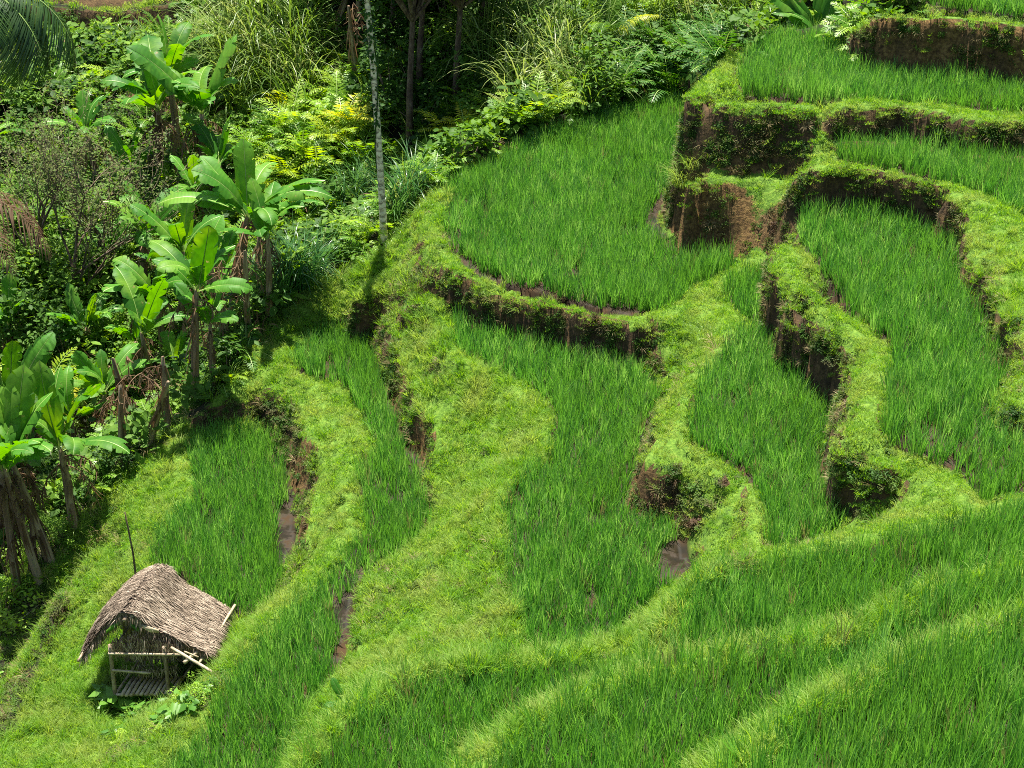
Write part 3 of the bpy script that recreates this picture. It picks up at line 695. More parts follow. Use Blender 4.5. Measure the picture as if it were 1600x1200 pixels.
# ---------------------------------------------------------------- pieces
def frond(V, F, MI, base, az, L_, lean, curve, ll, n=22, lw=.03, sag=.5, m_leaf=0, m_rib=1, v=.5, base_gap=.12, prof=None, seg=2):
    """pinnate frond: a rachis with leaflets on both sides"""
    R = np.random.default_rng(rnd.randrange(1 << 30))
    dx, dy = math.cos(az), math.sin(az); side = np.array([-dy, dx, 0.0])
    a = lean; c = np.array(base, float); pts = [c.copy()]; dirs = []
    st = L_ / n
    for i in range(n):
        d = np.array([dx * math.sin(a), dy * math.sin(a), math.cos(a)]); dirs.append(d)
        c = c + d * st; pts.append(c.copy()); a += curve / n * (.5 + i / n)
    dirs.append(dirs[-1])
    w0 = .012 * L_ ** .5
    for i in range(n):
        w = w0 * (1 - i / n) + .003; w2 = w0 * (1 - (i + 1) / n) + .003
        k = len(V); V += [tuple(pts[i] - side * w), tuple(pts[i] + side * w), tuple(pts[i + 1] + side * w2), tuple(pts[i + 1] - side * w2)]
        F.append((k, k + 1, k + 2, k + 3)); MI.append(m_rib)
    for i in range(n + 1):
        t = i / n
        if t < base_gap: continue
        q = (t - base_gap) / (1 - base_gap)
        l = ll * (prof(q) if prof else (math.sin(math.pi * min(1, .15 + q * .85)) ** .6 * (1 - .35 * q))) * R.uniform(.85, 1.1)
        d = dirs[i]; up = np.cross(d, side); up = -up if up[2] < 0 else up
        for s in (-1, 1):
            fw = .35 + .45 * q + R.normal(0, .08)
            dd = side * s + d * fw + up * R.normal(v * .5, .12); dd /= np.linalg.norm(dd)
            p0 = pts[i]; wv = d * lw * .5
            if seg == 1:
                k = len(V); mid = p0 + dd * l * .45 - np.array([0, 0, sag * l * .12]); tip = p0 + dd * l - np.array([0, 0, sag * l * .45])
                V += [tuple(p0), tuple(mid + wv), tuple(tip), tuple(mid - wv)]; F.append((k, k + 1, k + 2, k + 3)); MI.append(m_leaf)
            else:
                m1 = p0 + dd * l * .35 - np.array([0, 0, sag * l * .06]); m2 = p0 + dd * l * .72 - np.array([0, 0, sag * l * .3]); tip = p0 + dd * l * .95 - np.array([0, 0, sag * l * .62])
                k = len(V); V += [tuple(p0 - wv * .4), tuple(p0 + wv * .4), tuple(m1 + wv), tuple(m1 - wv), tuple(m2 + wv * .8), tuple(m2 - wv * .8), tuple(tip)]
                F += [(k, k + 1, k + 2, k + 3), (k + 3, k + 2, k + 4, k + 5), (k + 5, k + 4, k + 6, -1)]; MI += [m_leaf] * 3
def pad4(F): return [tuple(f) if len(f) == 4 else tuple(f) + (-1,) for f in F]

def fern_mesh(name, mat, nf=10, L_=1.0, ll=.26, lean=.5):
    V, F, MI = [], [], []
    for k in range(nf):
        frond(V, F, MI, (rnd.gauss(0, .05), rnd.gauss(0, .05), 0), k * 2.4 + rnd.uniform(-.4, .4), L_ * rnd.uniform(.7, 1.15), lean + rnd.uniform(-.25, .35),
              rnd.uniform(1.0, 1.7), ll, 17, .055, .35, v=.1, seg=1)
    return mesh_np(name, V, pad4(F), [mat, M_RIB], MI)
def cane_mesh(name, mat, n=46, h=(1.4, 2.6), R=.45, w=.035, stalks=True):
    V, F = [], []
    for b in range(n):
        q = rnd.uniform(0, 6.283); r = R * math.sqrt(rnd.random()); z0 = 0 if rnd.random() < .5 else rnd.uniform(0, h[0] * .8)
        ln = rnd.uniform(*h) * (1 if z0 == 0 else .55)
        blade(V, F, r * math.cos(q), r * math.sin(q), z0, q + rnd.gauss(0, .7), ln, w * rnd.uniform(.7, 1.2), rnd.uniform(.02, .3) if z0 == 0 else rnd.uniform(.3, .9),
              rnd.uniform(.5, 2.2), 6, rnd.uniform(-1, 1))
    mb = MB(); mb.add(V, F, 0)
    if stalks:
        for b in range(9):
            q = rnd.uniform(0, 6.283); r = R * rnd.random(); hh = rnd.uniform(*h) * .8
            mb.tube([(r * math.cos(q), r * math.sin(q), 0), (r * 1.3 * math.cos(q), r * 1.3 * math.sin(q), hh)], [.012, .007], 4, 0, False)
    return mb.mesh(name, [mat])
def bush_mesh(name, mat, n=420, R=.8, H=1.1, l=(.07, .15), stems=7, big=.55):
    """leafy clumps of uneven size around a few stems"""
    mb = MB(); V, F = [], []
    cl = [(rnd.gauss(0, R * .45), rnd.gauss(0, R * .45), rnd.uniform(.25, 1) * H, rnd.uniform(.16, .34) * R * 1.2) for _ in range(15)]
    for k in range(n):
        cx, cy, cz, cr = rnd.choice(cl)
        p = np.array([rnd.gauss(0, 1), rnd.gauss(0, 1), rnd.gauss(0, .8)]); p = p / np.linalg.norm(p) * cr * rnd.uniform(.5, 1.1) + (cx, cy, cz)
        d = np.array([rnd.gauss(0, 1), rnd.gauss(0, 1), rnd.gauss(-.1, .5)]); d /= np.linalg.norm(d)
        s = np.cross(d, [rnd.gauss(0, .35), rnd.gauss(0, .35), 1]); s /= np.linalg.norm(s); nn = np.cross(s, d)
        ln = rnd.uniform(*l); w = ln * big * .5; k0 = len(V)
        V += [tuple(p), tuple(p + d * ln * .35 + s * w), tuple(p + d * ln * .7 + s * w * .8), tuple(p + d * ln - nn * ln * .1), tuple(p + d * ln * .7 - s * w * .8), tuple(p + d * ln * .35 - s * w)]
        F += [(k0, k0 + 1, k0 + 2, k0 + 3), (k0, k0 + 3, k0 + 4, k0 + 5)]
    mb.add(V, F, 0)
    for k in range(stems):
        cx, cy, cz, _ = cl[k]
        mb.tube([(cx * .15, cy * .15, -.1), (cx * .5, cy * .5, cz * .5), (cx, cy, cz)], [.02, .014, .006], 4, 1, False)
    return mb.mesh(name, [mat, M_TWIG])

# ---------------------------------------------------------------- undergrowth that nobody could count
for k in range(3):
    PROTO.setdefault('under', []).append(bpy.data.objects.new("fern_growth", fern_mesh("fern_growth", M_FERN, 8, .8, .22, .7)))
for k in range(4):
    PROTO['under'].append(bpy.data.objects.new("leaf_growth", bush_mesh("leaf_growth", M_BUSH, 120, .42, .6, (.07, .24), 3)))
for k in range(2):
    PROTO['under'].append(bpy.data.objects.new("grass_growth", cane_mesh("grass_growth", M_CANE, 34, (.4, 1.0), .25, .02, False)))
for k in range(2):
    PROTO['under'].append(bpy.data.objects.new("litter", cane_mesh("litter", M_DEAD, 16, (.3, .8), .3, .04, False)))
pv = lambda: None
def px_of(x, y, z):
    dz = z - CAM_Z; t = y * CP - dz * SP
    return 800 + F_PX * x / t, 600 - F_PX * (y * SP + dz * CP) / t
UG, VG = px_of(GX, GY, Z)
open_top = (Z > 2.0) & (Z < 3.3) & (VG < 60) & (UG < 290)     # the small far paddy stays open
dn = 5.5 * np.clip(1 + .8 * fbm(GX, GY, 2.0, 3, 7), .25, 2)
_c = at(1290, 52, 8.1)
x, y, z, j, i = cell_points(dn, JUN & ~open_top & ~LEDGE & (np.hypot(GX - _c[0], GY - _c[1]) > 1.6) & (GY < 86)); n = len(x)
u_, v_ = px_of(x, y, z)
wt = np.full((n, 11), 1.0)
fy = np.clip(1 - np.hypot((u_ - 480) / 160, (v_ - 220) / 160), 0, 1) + np.clip(1 - np.hypot((u_ - 800) / 120, (v_ - 180) / 130), 0, 1)
wt[:, :3] = (.8 + 4 * fy)[:, None]; wt[:, 3:7] = .55 + 0.8 * (u_ < 200)[:, None]; wt[:, 7:9] = (.6 + 1.5 * (v_ > 380) + 2.5 * (np.abs(u_ - 830) < 90))[:, None]; wt[:, 9:] = .5
dark = np.hypot((u_ - 660) / 110, (v_ - 90) / 150) < 1
cs = np.cumsum(wt, 1); r = RNG.random(n) * cs[:, -1]; pi = (r[:, None] > cs).sum(1)
keep = ~dark | (RNG.random(n) < .55)
scatter("jungle_undergrowth", 'under', np.stack([x, y, z - .05], -1)[keep], rvec(n, .25)[keep], (.55 + 1.3 * RNG.random(n) ** 2)[keep], pi[keep],
        "dense tangle of ferns, leaves and dead stalks covering the jungle slope")
# turf on the small far paddy terrace
x, y, z, j, i = cell_points(14 * (~BARE), open_top | (JUN & (GX > 13))); n = len(x)
scatter("far_grass", 'turf', np.stack([x, y, z], -1), rvec(n, .2), RNG.uniform(1.2, 2.2, n), None, "bright green grass on the small far terrace at top left")

# ---------------------------------------------------------------- individuals
def place(o, p, rz, s):
    o.location = p; o.rotation_euler = (rnd.gauss(0, .06), rnd.gauss(0, .06), rz); o.scale = (s, s, s); return o
def single(name, me, u, v, s, label, cat, group=None, dz=0.0, on=None):
    o = bpy.data.objects.new(name, me); link(o)
    p = on if on is not None else jhit(u, v); place(o, (p[0], p[1], p[2] + dz - .04), rnd.uniform(0, 6.28), s)
    return tag(o, label, cat, group)
FERNS = [fern_mesh("fern", M_FERN, 11, 1.15, .30, .45) for _ in range(3)]
YFERNS = [fern_mesh("yellow_fern", M_FERNY, 7, 1.25, .34, .55) for _ in range(2)]
def region(name, meshes, n, box, s, label, cat, group, jitter=None):
    u0, v0, u1, v1 = box
    for k in range(n):
        cu = u0 + (u1 - u0) * ((k * .618034 + .31) % 1); cv = v0 + (v1 - v0) * (k + rnd.random()) / n
        single(name, rnd.choice(meshes), cu, cv, rnd.uniform(*s), label, cat, group)
region('fern', FERNS, 34, (390, 120, 580, 340), (.9, 1.6), "green fern in the thick fern bank left of the pale palm trunk", "fern", "ferns left of the pale palm trunk")
region('fern', FERNS, 26, (690, 95, 880, 228), (.8, 1.5), "green fern between the palm trunk and the round upper paddy", "fern", "ferns above the round paddy")
region('fern', FERNS, 20, (200, 290, 430, 500), (.8, 1.4), "fern growing among the middle banana plants", "fern", "ferns among the banana plants")
region('fern', FERNS, 8, (600, 180, 720, 300), (.6, 1.0), "dark shaded fern right of the pale palm trunk", "fern", "shaded ferns right of the palm trunk")
region('fern', FERNS, 6, (460, 320, 600, 390), (.6, 1.0), "fern at the grassy crest near the foot of the palm", "fern", "ferns at the crest by the palm")
for u, v, s, lb in [(445, 300, 1.2, "large yellow drooping fern low in the fern bank left of the palm"), (415, 320, .9, "smaller yellow green fern beside the largest yellow drooping fern"),
                    (545, 215, 1.2, "yellow fern touching the left side of the pale palm trunk"), (520, 240, .9, "pale yellow fern just below the one touching the palm trunk"),
                    (700, 238, .95, "bright yellow green fern right of the palm above the reeds"), (728, 228, .75, "smaller bright fern right beside the bright one above the reeds"),
                    (75, 640, 1.3, "bright yellow fern between the two lower left banana plants"), (100, 665, 1.0, "lower bright yellow fern above the lower left banana crown"),
                    (445, 190, .9, "lime coloured fern at the top of the fern bank"), (870, 215, .8, "lime coloured fern above the far rim of the round paddy")]:
    single('yellow_fern', rnd.choice(YFERNS), u, v, s * 1.15, lb, "fern", "yellow ferns on the jungle slope", .55)

CANES = [cane_mesh("cane_grass", M_CANE, 70, (1.6, 3.0), .5, .04) for _ in range(3)]
REEDS = [cane_mesh("reed_clump", M_REED, 60, (1.3, 2.3), .3, .045, False) for _ in range(2)]
region('cane_grass', CANES, 18, (355, 60, 490, 185), (1.1, 1.6), "tall pale cane grass clump above the fern bank left of the dark hollow", "tall grass", "cane grass left of the dark hollow")
region('cane_grass', CANES, 15, (755, 50, 925, 190), (1.0, 1.6), "tall cane grass clump on the slope above the round paddy", "tall grass", "cane grass above the round paddy")
region('cane_grass', CANES, 6, (1000, 20, 1180, 90), (.8, 1.2), "tall grass clump at the top between feathery shrubs and banana leaves", "tall grass", "tall grass beside the top banana plant")
region('cane_grass', CANES, 4, (290, 20, 380, 90), (.6, .9), "cane grass clump behind the upper left banana plants", "tall grass", "cane grass behind the upper bananas")
region('reed_clump', REEDS, 9, (535, 300, 660, 355), (.7, 1.1), "dark green reed clump around the foot of the pale palm trunk", "reeds", "reeds around the foot of the palm")
region('reed_clump', REEDS, 8, (400, 430, 500, 500), (.7, 1.1), "drooping reed clump on the crest right of the middle banana plants", "reeds", "reeds right of the banana plants")

BUSHES = [bush_mesh("bush", M_BUSH, 520, .85, 1.2, (.08, .17)) for _ in range(3)]
LBUSH = [bush_mesh("light_bush", M_FERN, 480, .8, 1.0, (.07, .14)) for _ in range(2)]
region('bush', BUSHES, 14, (590, 30, 790, 200), (1.0, 1.7), "shaded leafy bush in the dark hollow behind the palm", "bush", "bushes in the dark hollow")
region('bush', BUSHES, 14, (0, 440, 150, 600), (1.0, 1.7), "leafy bush on the left slope below the bare twiggy tree", "bush", "bushes below the bare tree")
region('bush', BUSHES, 12, (0, 160, 190, 400), (.7, 1.3), "rounded bush around the bare twiggy tree at left", "bush", "bushes around the bare tree")
region('bush', BUSHES, 10, (140, 520, 300, 640), (.6, 1.0), "bush between the brown banana stems at left", "bush", "bushes between banana stems")
region('bush', LBUSH, 8, (900, 10, 1130, 60), (.7, 1.0), "light green bush at the top edge above the feathery shrubs", "bush", "bushes at the top edge")
region('bush', BUSHES, 6, (80, 40, 160, 110), (.5, .8), "low bush just below the small far terrace", "bush", "bushes below the far terrace")
region('fern', FERNS, 16, (0, 380, 190, 640), (.8, 1.4), "light fern among the bushes below the bare twiggy trees", "fern", "ferns below the bare trees")
region('bush', BUSHES, 12, (740, 40, 960, 200), (.9, 1.6), "dark leafy bush among the cane grass above the round paddy", "bush", "dark bushes above the round paddy")
# feathery shrubs at the top
FEATH = [fern_mesh("feathery_shrub", M_REED, 18, 1.3, .3, .35) for _ in range(2)]
M_COCO_BACKLIT = leaf_mat("backlit_coconut_leaf", [(.015, .04, .010), (.03, .075, .014), (.07, .13, .02)], None, .18, .5, .3, .4)  # backlit shade of the hanging fronds put into a darker leaf colour
M_FEATH = leaf_mat("feathery_leaf", [(.03, .10, .015), (.06, .17, .02), (.12, .26, .03)], None, .42)
for m_ in FEATH: m_.materials[0] = M_FEATH
region('feathery_shrub', FEATH, 26, (935, 70, 1140, 165), (1.1, 1.8), "feathery green shrub behind the far rim of the round paddy", "shrub", "feathery shrubs behind the round paddy")

# ---- bananas
def banana_leaf_mesh(name, L_, W, lean, curve, tear=.5, dead=False):
    V, F, MI = [], [], []
    n = 22; a = lean; c = np.array([0., 0., 0.]); pet = .14
    P, D = [c.copy()], []
    for i in range(n):
        d = np.array([math.sin(a), 0, math.cos(a)]); D.append(d); c = c + d * L_ / n; P.append(c.copy()); a += curve / n * (.35 + 1.3 * i / n)
    D.append(D[-1]); Y = np.array([0, 1., 0])
    prof = lambda t: 0 if t < pet else max(0, (min(1, (t - pet) / .16) ** .6) * (1 - max(0, (t - .7) / .3) ** 2.0))
    for i in range(n):
        w = .028 * (1 - .8 * i / n); w2 = .028 * (1 - .8 * (i + 1) / n); k = len(V); up = np.cross(D[i], Y); up = up * (1 if up[2] > 0 else -1)
        o_ = up * -.006
        V += [tuple(P[i] - Y * w + o_), tuple(P[i] + Y * w + o_), tuple(P[i + 1] + Y * w2 + o_), tuple(P[i + 1] - Y * w2 + o_), tuple(P[i] + up * .012), tuple(P[i + 1] + up * .012)]
        F += [(k, k + 4, k + 5, k + 3), (k + 4, k + 1, k + 2, k + 5)]; MI += [1, 1]
    for s in (-1, 1):
        i = 0; q = 0
        while i < n:
            run = rnd.choice([1, 2]) if rnd.random() < tear * .6 else rnd.choice([2, 3, 4, 6])
            run = min(run, n - i); droop = rnd.uniform(-.1, .5); skew = rnd.uniform(.0, .12)
            k0 = len(V)
            for r in range(run + 1):
                t = (i + r) / n; w = W * .5 * prof(t) * (1 if rnd.random() > .1 else .9); d = D[i + r]
                up = np.cross(d, Y); up = up * (1 if up[2] > 0 else -1)
                g = (.026 if r == 0 else (-.026 if r == run else 0)) * (1 if run < n else 0)
                m1 = P[i + r] + Y * s * w * .5 + up * w * .16 + d * w * .22
                e = P[i + r] + Y * s * w * (.98 - .25 * droop) + up * w * (.10 - droop) + d * (w * .5 + g * L_ * .3 + skew * w)
                V += [tuple(P[i + r]), tuple(m1), tuple(e)]
            for r in range(run):
                k = k0 + 3 * r; F += [(k, k + 1, k + 4, k + 3), (k + 1, k + 2, k + 5, k + 4)]; MI += [0, 0]
            i += run
    return mesh_np(name, V, pad4(F), [M_DEAD if dead else M_BANANA, M_DEAD if dead else M_RIB], MI, True)
BL = [banana_leaf_mesh("banana_leaf", 2.2, .64, .12, .3, .25), banana_leaf_mesh("banana_leaf", 2.3, .66, .45, .7, .35), banana_leaf_mesh("banana_leaf", 2.3, .64, .7, 1.0, .5),
      banana_leaf_mesh("banana_leaf", 2.1, .62, .9, 1.3, .6), banana_leaf_mesh("banana_leaf", 2.0, .6, .5, 1.9, .6), banana_leaf_mesh("banana_leaf", 2.4, .6, .75, .6, .2)]
BL += [banana_leaf_mesh("banana_leaf", rnd.uniform(1.8, 2.4), rnd.uniform(.52, .68), rnd.uniform(.3, 1.0), rnd.uniform(.6, 1.9), rnd.uniform(.5, .95)) for _ in range(6)]
def dead_leaf_mesh(L_, lean, curve):
    V, F = [], []; n = 10; a = lean; c = np.array([0., 0., 0.]); P = [c.copy()]
    for i in range(n):
        c = c + np.array([math.sin(a), 0, math.cos(a)]) * L_ / n; P.append(c.copy()); a = min(3.1, a + curve / n)
    mb = MB(); mb.tube(P, [.02 * (1 - .8 * i / n) + .003 for i in range(n + 1)], 4, 0, False)
    for k in range(34):
        p = P[rnd.randrange(1, n + 1)]; q = rnd.uniform(0, 6.283)
        blade(V, F, p[0], p[1], p[2], q, rnd.uniform(.12, .5), rnd.uniform(.02, .06), rnd.uniform(1.9, 3.0), rnd.uniform(-.4, .5), 4, rnd.uniform(-1.2, 1.2))
    mb.add(V, F, 0); return mb.mesh("dead_leaf", [M_DEAD])
BD = [dead_leaf_mesh(1.5, 1.5, 1.8), dead_leaf_mesh(1.2, 2.0, 1.2), dead_leaf_mesh(1.0, 1.8, 1.6)]
STEMS = []
for k in range(3):
    mb = MB(); lx, ly = rnd.uniform(-.12, .12), rnd.uniform(-.12, .12)
    mb.tube([(lx * t * t, ly * t * t, t) for t in (-.1, 0, .2, .4, .6, .8, 1.0)], [.15, .14, .125, .115, .105, .09, .06], 10)
    V, F = [], []
    for b in range(16):
        q = rnd.uniform(0, 6.283); h = rnd.uniform(.25, .95)
        blade(V, F, lx * h * h + .11 * math.cos(q), ly * h * h + .11 * math.sin(q), h, q, rnd.uniform(.15, .4), .09, rnd.uniform(2.2, 2.9), .3, 3, 0)
    mb.add(V, F, 1)
    me_ = mb.mesh("banana_stem", [M_STEM, M_DEAD]); STEMS.append((me_, lx, ly))
def banana(base, h, leaves, label, s=1.0, nd=3, lean=None, group="banana plants on the jungle edge", name="banana_plant"):
    root = empty(name, base, 0); tag(root, label, "banana plant", group)
    me_, lx, ly = rnd.choice(STEMS)
    st = link(bpy.data.objects.new("stem", me_), root); st.scale = (s * .95, s * .95, h)
    if lean is None: lean = rnd.gauss(0, .09)
    if lean: st.rotation_euler = (0, lean, 0)
    top = Euler((0, lean or 0, 0)).to_matrix() @ Vector((lx * s, ly * s, h))
    for q, k, ls in leaves:
        if k >= 2 and rnd.random() < .6: k = rnd.randrange(6, 12)
        lf = link(bpy.data.objects.new("leaf", BL[k]), root)
        lf.location = top - Vector((0, 0, rnd.uniform(0.02, .2))); lf.rotation_euler = (rnd.gauss(0, .28), rnd.gauss(0, .16), math.radians(q + rnd.gauss(0, 8))); lf.scale = (s * ls * rnd.uniform(.8, 1.12),) * 3
    for k in range(nd + 2 if nd else 0):
        lf = link(bpy.data.objects.new("dead_leaf", rnd.choice(BD)), root)
        lf.location = top - Vector((0, 0, rnd.uniform(.2, .5))); lf.rotation_euler = (0, 0, rnd.uniform(0, 6.28)); lf.scale = (s * rnd.uniform(.7, 1),) * 3
    return root
def fan(n=8, off=None, hi=2):
    off = rnd.uniform(0, 360) if off is None else off
    L_ = []
    for k in range(n):
        L_.append((off + k * 137.5 + rnd.uniform(-15, 15), 0 if k < 1 else (rnd.choice([1, 5]) if k < hi + 1 else rnd.choice([2, 3, 4])), rnd.uniform(.8, 1.1)))
    return L_
banana(jhit(252, 285), 2.6, fan(11), "largest upper left banana plant below the small red terrace", 1.3, 5)
banana(jhit(318, 300), 2.7, fan(8, 20), "upper banana plant with brown trunk right of the largest upper one", 1.2, 5)
banana(jhit(205, 330), 1.6, fan(6), "short banana plant left below the largest upper one", .7, 1)
banana(jhit(-5, 290), 1.8, fan(7, 10), "banana plant cut by the left edge near the top", .9, 2)
banana(jhit(236, 400), 1.1, fan(6), "small young banana plant below the upper pair", .65, 1)
banana(jhit(354, 545), 4.1, [(178, 5, 1.15), (5, 2, 1.1), (92, 0, 1.0), (-20, 5, 1.0), (140, 1, 1.0), (215, 2, 1.05), (-70, 4, .9), (60, 2, 1), (165, 3, 1)], "middle banana plant with wide spread leaves on the tallest trunk", 1.12, 4)
banana(jhit(392, 505), 2.9, [(10, 5, 1.0), (30, 2, 1.0), (-30, 4, .9), (80, 1, .8), (150, 1, .8), (-5, 1, .95)], "banana plant whose leaves reach right towards the reeds", .85, 3)
banana(jhit(283, 520), 2.6, fan(8, 40), "banana plant left behind the tallest middle trunk", .9, 3)
banana(jhit(305, 635), 3.4, [(180, 2, 1), (150, 3, .9), (100, 0, 1.), (20, 5, 1.0), (60, 1, 1), (-60, 3, .8), (220, 4, .9), (-10, 3, .9)], "lower middle banana plant with a long leaf pointing right", .95, 5)
banana(jhit(332, 612), 2.0, fan(6, 0), "short banana plant right of the lower middle one", .65, 2)
banana(jhit(78, 880), 2.8, [(100, 0, 1.05), (70, 0, 1), (170, 2, 1), (190, 5, 1), (20, 1, .9), (-40, 3, .9), (-100, 4, .9), (140, 1, 1), (225, 3, 1), (-10, 4, .8)], "large lower left banana plant on a leaning brown trunk", 1.05, 4, -.18)
banana(jhit(118, 850), 2.2, [(20, 5, 1.15), (75, 0, 1.1), (100, 0, .95), (-12, 3, 1.0), (160, 2, .9), (-70, 4, .9), (200, 3, .9), (50, 1, 1)], "lower left banana plant with a long arching leaf reaching right", 1.0, 3)
banana(jhit(-15, 830), 2.2, fan(7), "banana plant cut by the left edge beside the leaning trunk", .9, 3)
banana(Vector(at(1290, 50, 8.05)) - Vector((0, 0, .3)), .12, [(175, 5, .9), (150, 1, 1), (120, 0, 1), (85, 0, 1.1), (60, 0, 1.1), (35, 1, 1.1), (15, 5, 1), (190, 3, .8), (-5, 3, .8)], "banana plant with broad paddle leaves behind the top right paddy", 1.1, 0)
banana(jhit(1222, 44), .1, fan(6), "smaller banana plant left of the broad leaved top right one", .8, 0)
banana(jhit(155, 300), 2.0, fan(8), "banana plant standing left of the upper pair above the twiggy tree", 1.0, 3)
banana(jhit(280, 250), 3.0, fan(9), "banana plant between and behind the two big upper ones", 1.1, 4)
banana(jhit(350, 330), 1.6, fan(7), "low banana plant right below the upper right one", .9, 2)
banana(jhit(225, 470), 2.2, fan(8), "banana plant left of the middle group beside the pale crooked branches", .95, 3)
banana(jhit(255, 560), 2.0, fan(8), "banana plant half hidden behind the lower middle one", .9, 4)
banana(jhit(35, 760), 2.6, fan(8), "banana plant behind the large lower left one", 1.0, 3)
banana(jhit(155, 700), 1.8, fan(7), "banana plant between the lower left pair and the leafless row", .8, 3)
banana(jhit(560, 30), 2.4, fan(7), "shaded banana plant left of the palm in the dark hollow", .9, 3)
for k, (u, v) in enumerate([(170, 660), (245, 640), (330, 560), (420, 500), (300, 380), (180, 430), (120, 720), (275, 610), (365, 505), (20, 700), (60, 780), (140, 560), (310, 480), (215, 580), (15, 560)]):
    banana(jhit(u, v), rnd.uniform(.9, 2.7), fan(rnd.choice([6, 7, 8])), "slim banana shoot growing between the larger banana plants", rnd.uniform(.5, .85), 2, group="slim banana shoots between the larger plants")
# leafless brown stems
def bare_stem(u, v, h, label):
    root = empty("leafless_banana_plant", jhit(u, v)); tag(root, label, "banana plant", "leafless brown banana trunks")
    st = link(bpy.data.objects.new("stem", rnd.choice(STEMS)[0]), root); st.scale = (.72, .72, h); st.rotation_euler = (rnd.gauss(0, .12), rnd.gauss(0, .16), rnd.uniform(0, 6))
    for k in range(3):
        lf = link(bpy.data.objects.new("dead_leaf", rnd.choice(BD)), root); lf.location = (0, 0, h * rnd.uniform(.75, .97)); lf.rotation_euler = (0, 0, rnd.uniform(0, 6.28)); lf.scale = (.75,) * 3
for u, v, h in [(190, 735, 1.7), (233, 712, 1.9), (262, 690, 1.6), (212, 700, 2.0)]:
    bare_stem(u, v - 14, h * 1.25, "leafless brown banana trunk in the row behind the hut field crest")
for u, v, h in [(376, 560, 2.2), (392, 548, 2.0), (366, 580, 2.4)]:
    bare_stem(u - 4, v - 25, h + .6, "bare brown trunk standing beside the tallest middle banana")
for u, v, h in [(30, 870, 2.0), (52, 890, 1.6), (8, 860, 2.2)]:
    bare_stem(u, v, h, "dark bare trunk under the lower left banana leaves")
banana(jhit(28, 925), 3.5, fan(7), "added banana plant lowest on the left, casting shade on the ledge", .95, 3)  # this tall banana and the next are added to cast shade on the ledge
banana(jhit(60, 905), 3.1, fan(6), "added banana plant just right of the lowest one, shading the ledge", .9, 3)
for u, v, h in [(557, 135, 3.0), (520, 60, 3.4), (389, 60, 2.5)]:
    bare_stem(u, v, h, "long brown dead trunk beside the dark hollow at the top")

def along(n, pts, f, jit=14):
    for k in range(n):
        q = (k + rnd.random()) / n * (len(pts) - 1); a = min(int(q), len(pts) - 2); w = q - a
        f(pts[a][0] * (1 - w) + pts[a + 1][0] * w + rnd.uniform(-jit, jit), pts[a][1] * (1 - w) + pts[a + 1][1] * w - rnd.uniform(0, 22))
CREST = [(62, 880), (100, 835), (150, 765), (200, 712), (262, 655), (320, 625), (378, 555), (400, 500)]
along(22, CREST, lambda u, v: single('bush', rnd.choice(BUSHES), u, v, rnd.uniform(.35, .7), "low dark bush under the bananas along the crest", "bush", "low bushes under the bananas along the crest"))
along(14, CREST, lambda u, v: single('fern', rnd.choice(FERNS), u, v, rnd.uniform(.4, .75), "small fern under the bananas along the crest", "fern", "small ferns under the bananas along the crest"))
# ---- tall areca palm
def palm_frond_mesh(name, L_, ll, lean, curve, n=34, lw=.05, sag=.8, mats=None):
    V, F, MI = [], [], []
    frond(V, F, MI, (0, 0, 0), 0, L_, lean, curve, ll, n, lw, sag, v=.3, base_gap=.15)
    return mesh_np(name, V, pad4(F), mats or [M_BUSH, M_RIB], MI)
def palm(base, pts, rad, fr, label, nfr, leans, mat_tr, name="palm_tree"):
    root = empty(name, base); tag(root, label, "palm")
    mb = MB(); mb.tube(pts, rad, 12); mb.build("trunk", mat_tr, root)
    for k in range(nfr):
        f = link(bpy.data.objects.new("frond", fr[k % len(fr)]), root)
        f.location = pts[-1]; f.rotation_euler = (rnd.gauss(0, .1), rnd.uniform(*leans), k * 2.399 + rnd.uniform(-.2, .2))
    return root
b = hit(600, 386); b.y += .15
b.z = float(height(b.x, b.y))
tt = np.array(at(578, 0, 0)); 
Hh = 10.5
# the trunk leans a little so that it crosses the frame as in the photograph
ptop = Vector((b.x - .62, b.y + .9, Hh))
PF = [palm_frond_mesh("palm_frond", .8, .22, .3, 1.8, 30, .06, .7), palm_frond_mesh("palm_frond", .8, .22, .6, 1.9, 30, .06, .8)]
palm(b, [(0, 0, -.2)] + [((ptop.x - b.x) * t + .12 * math.sin(t * 3.1), (ptop.y - b.y) * t, Hh * t) for t in (0, .15, .3, .45, .6, .75, .9, 1.0)],
     [.17, .11, .092, .085, .08, .075, .07, .068, .065], PF, "tall slender palm with pale ringed trunk at the grassy crest", 3, (-.2, .4), M_PALM)
vn = MB(); vn.tube([((ptop.x - b.x) * q + .12 * math.sin(q * 3.1) + (.12 - .03 * q) * math.cos(14 * q), (ptop.y - b.y) * q + (.12 - .03 * q) * math.sin(14 * q), Hh * q) for q in [k / 60 * .9 for k in range(61)]], .018, 5)
V, F = [], []
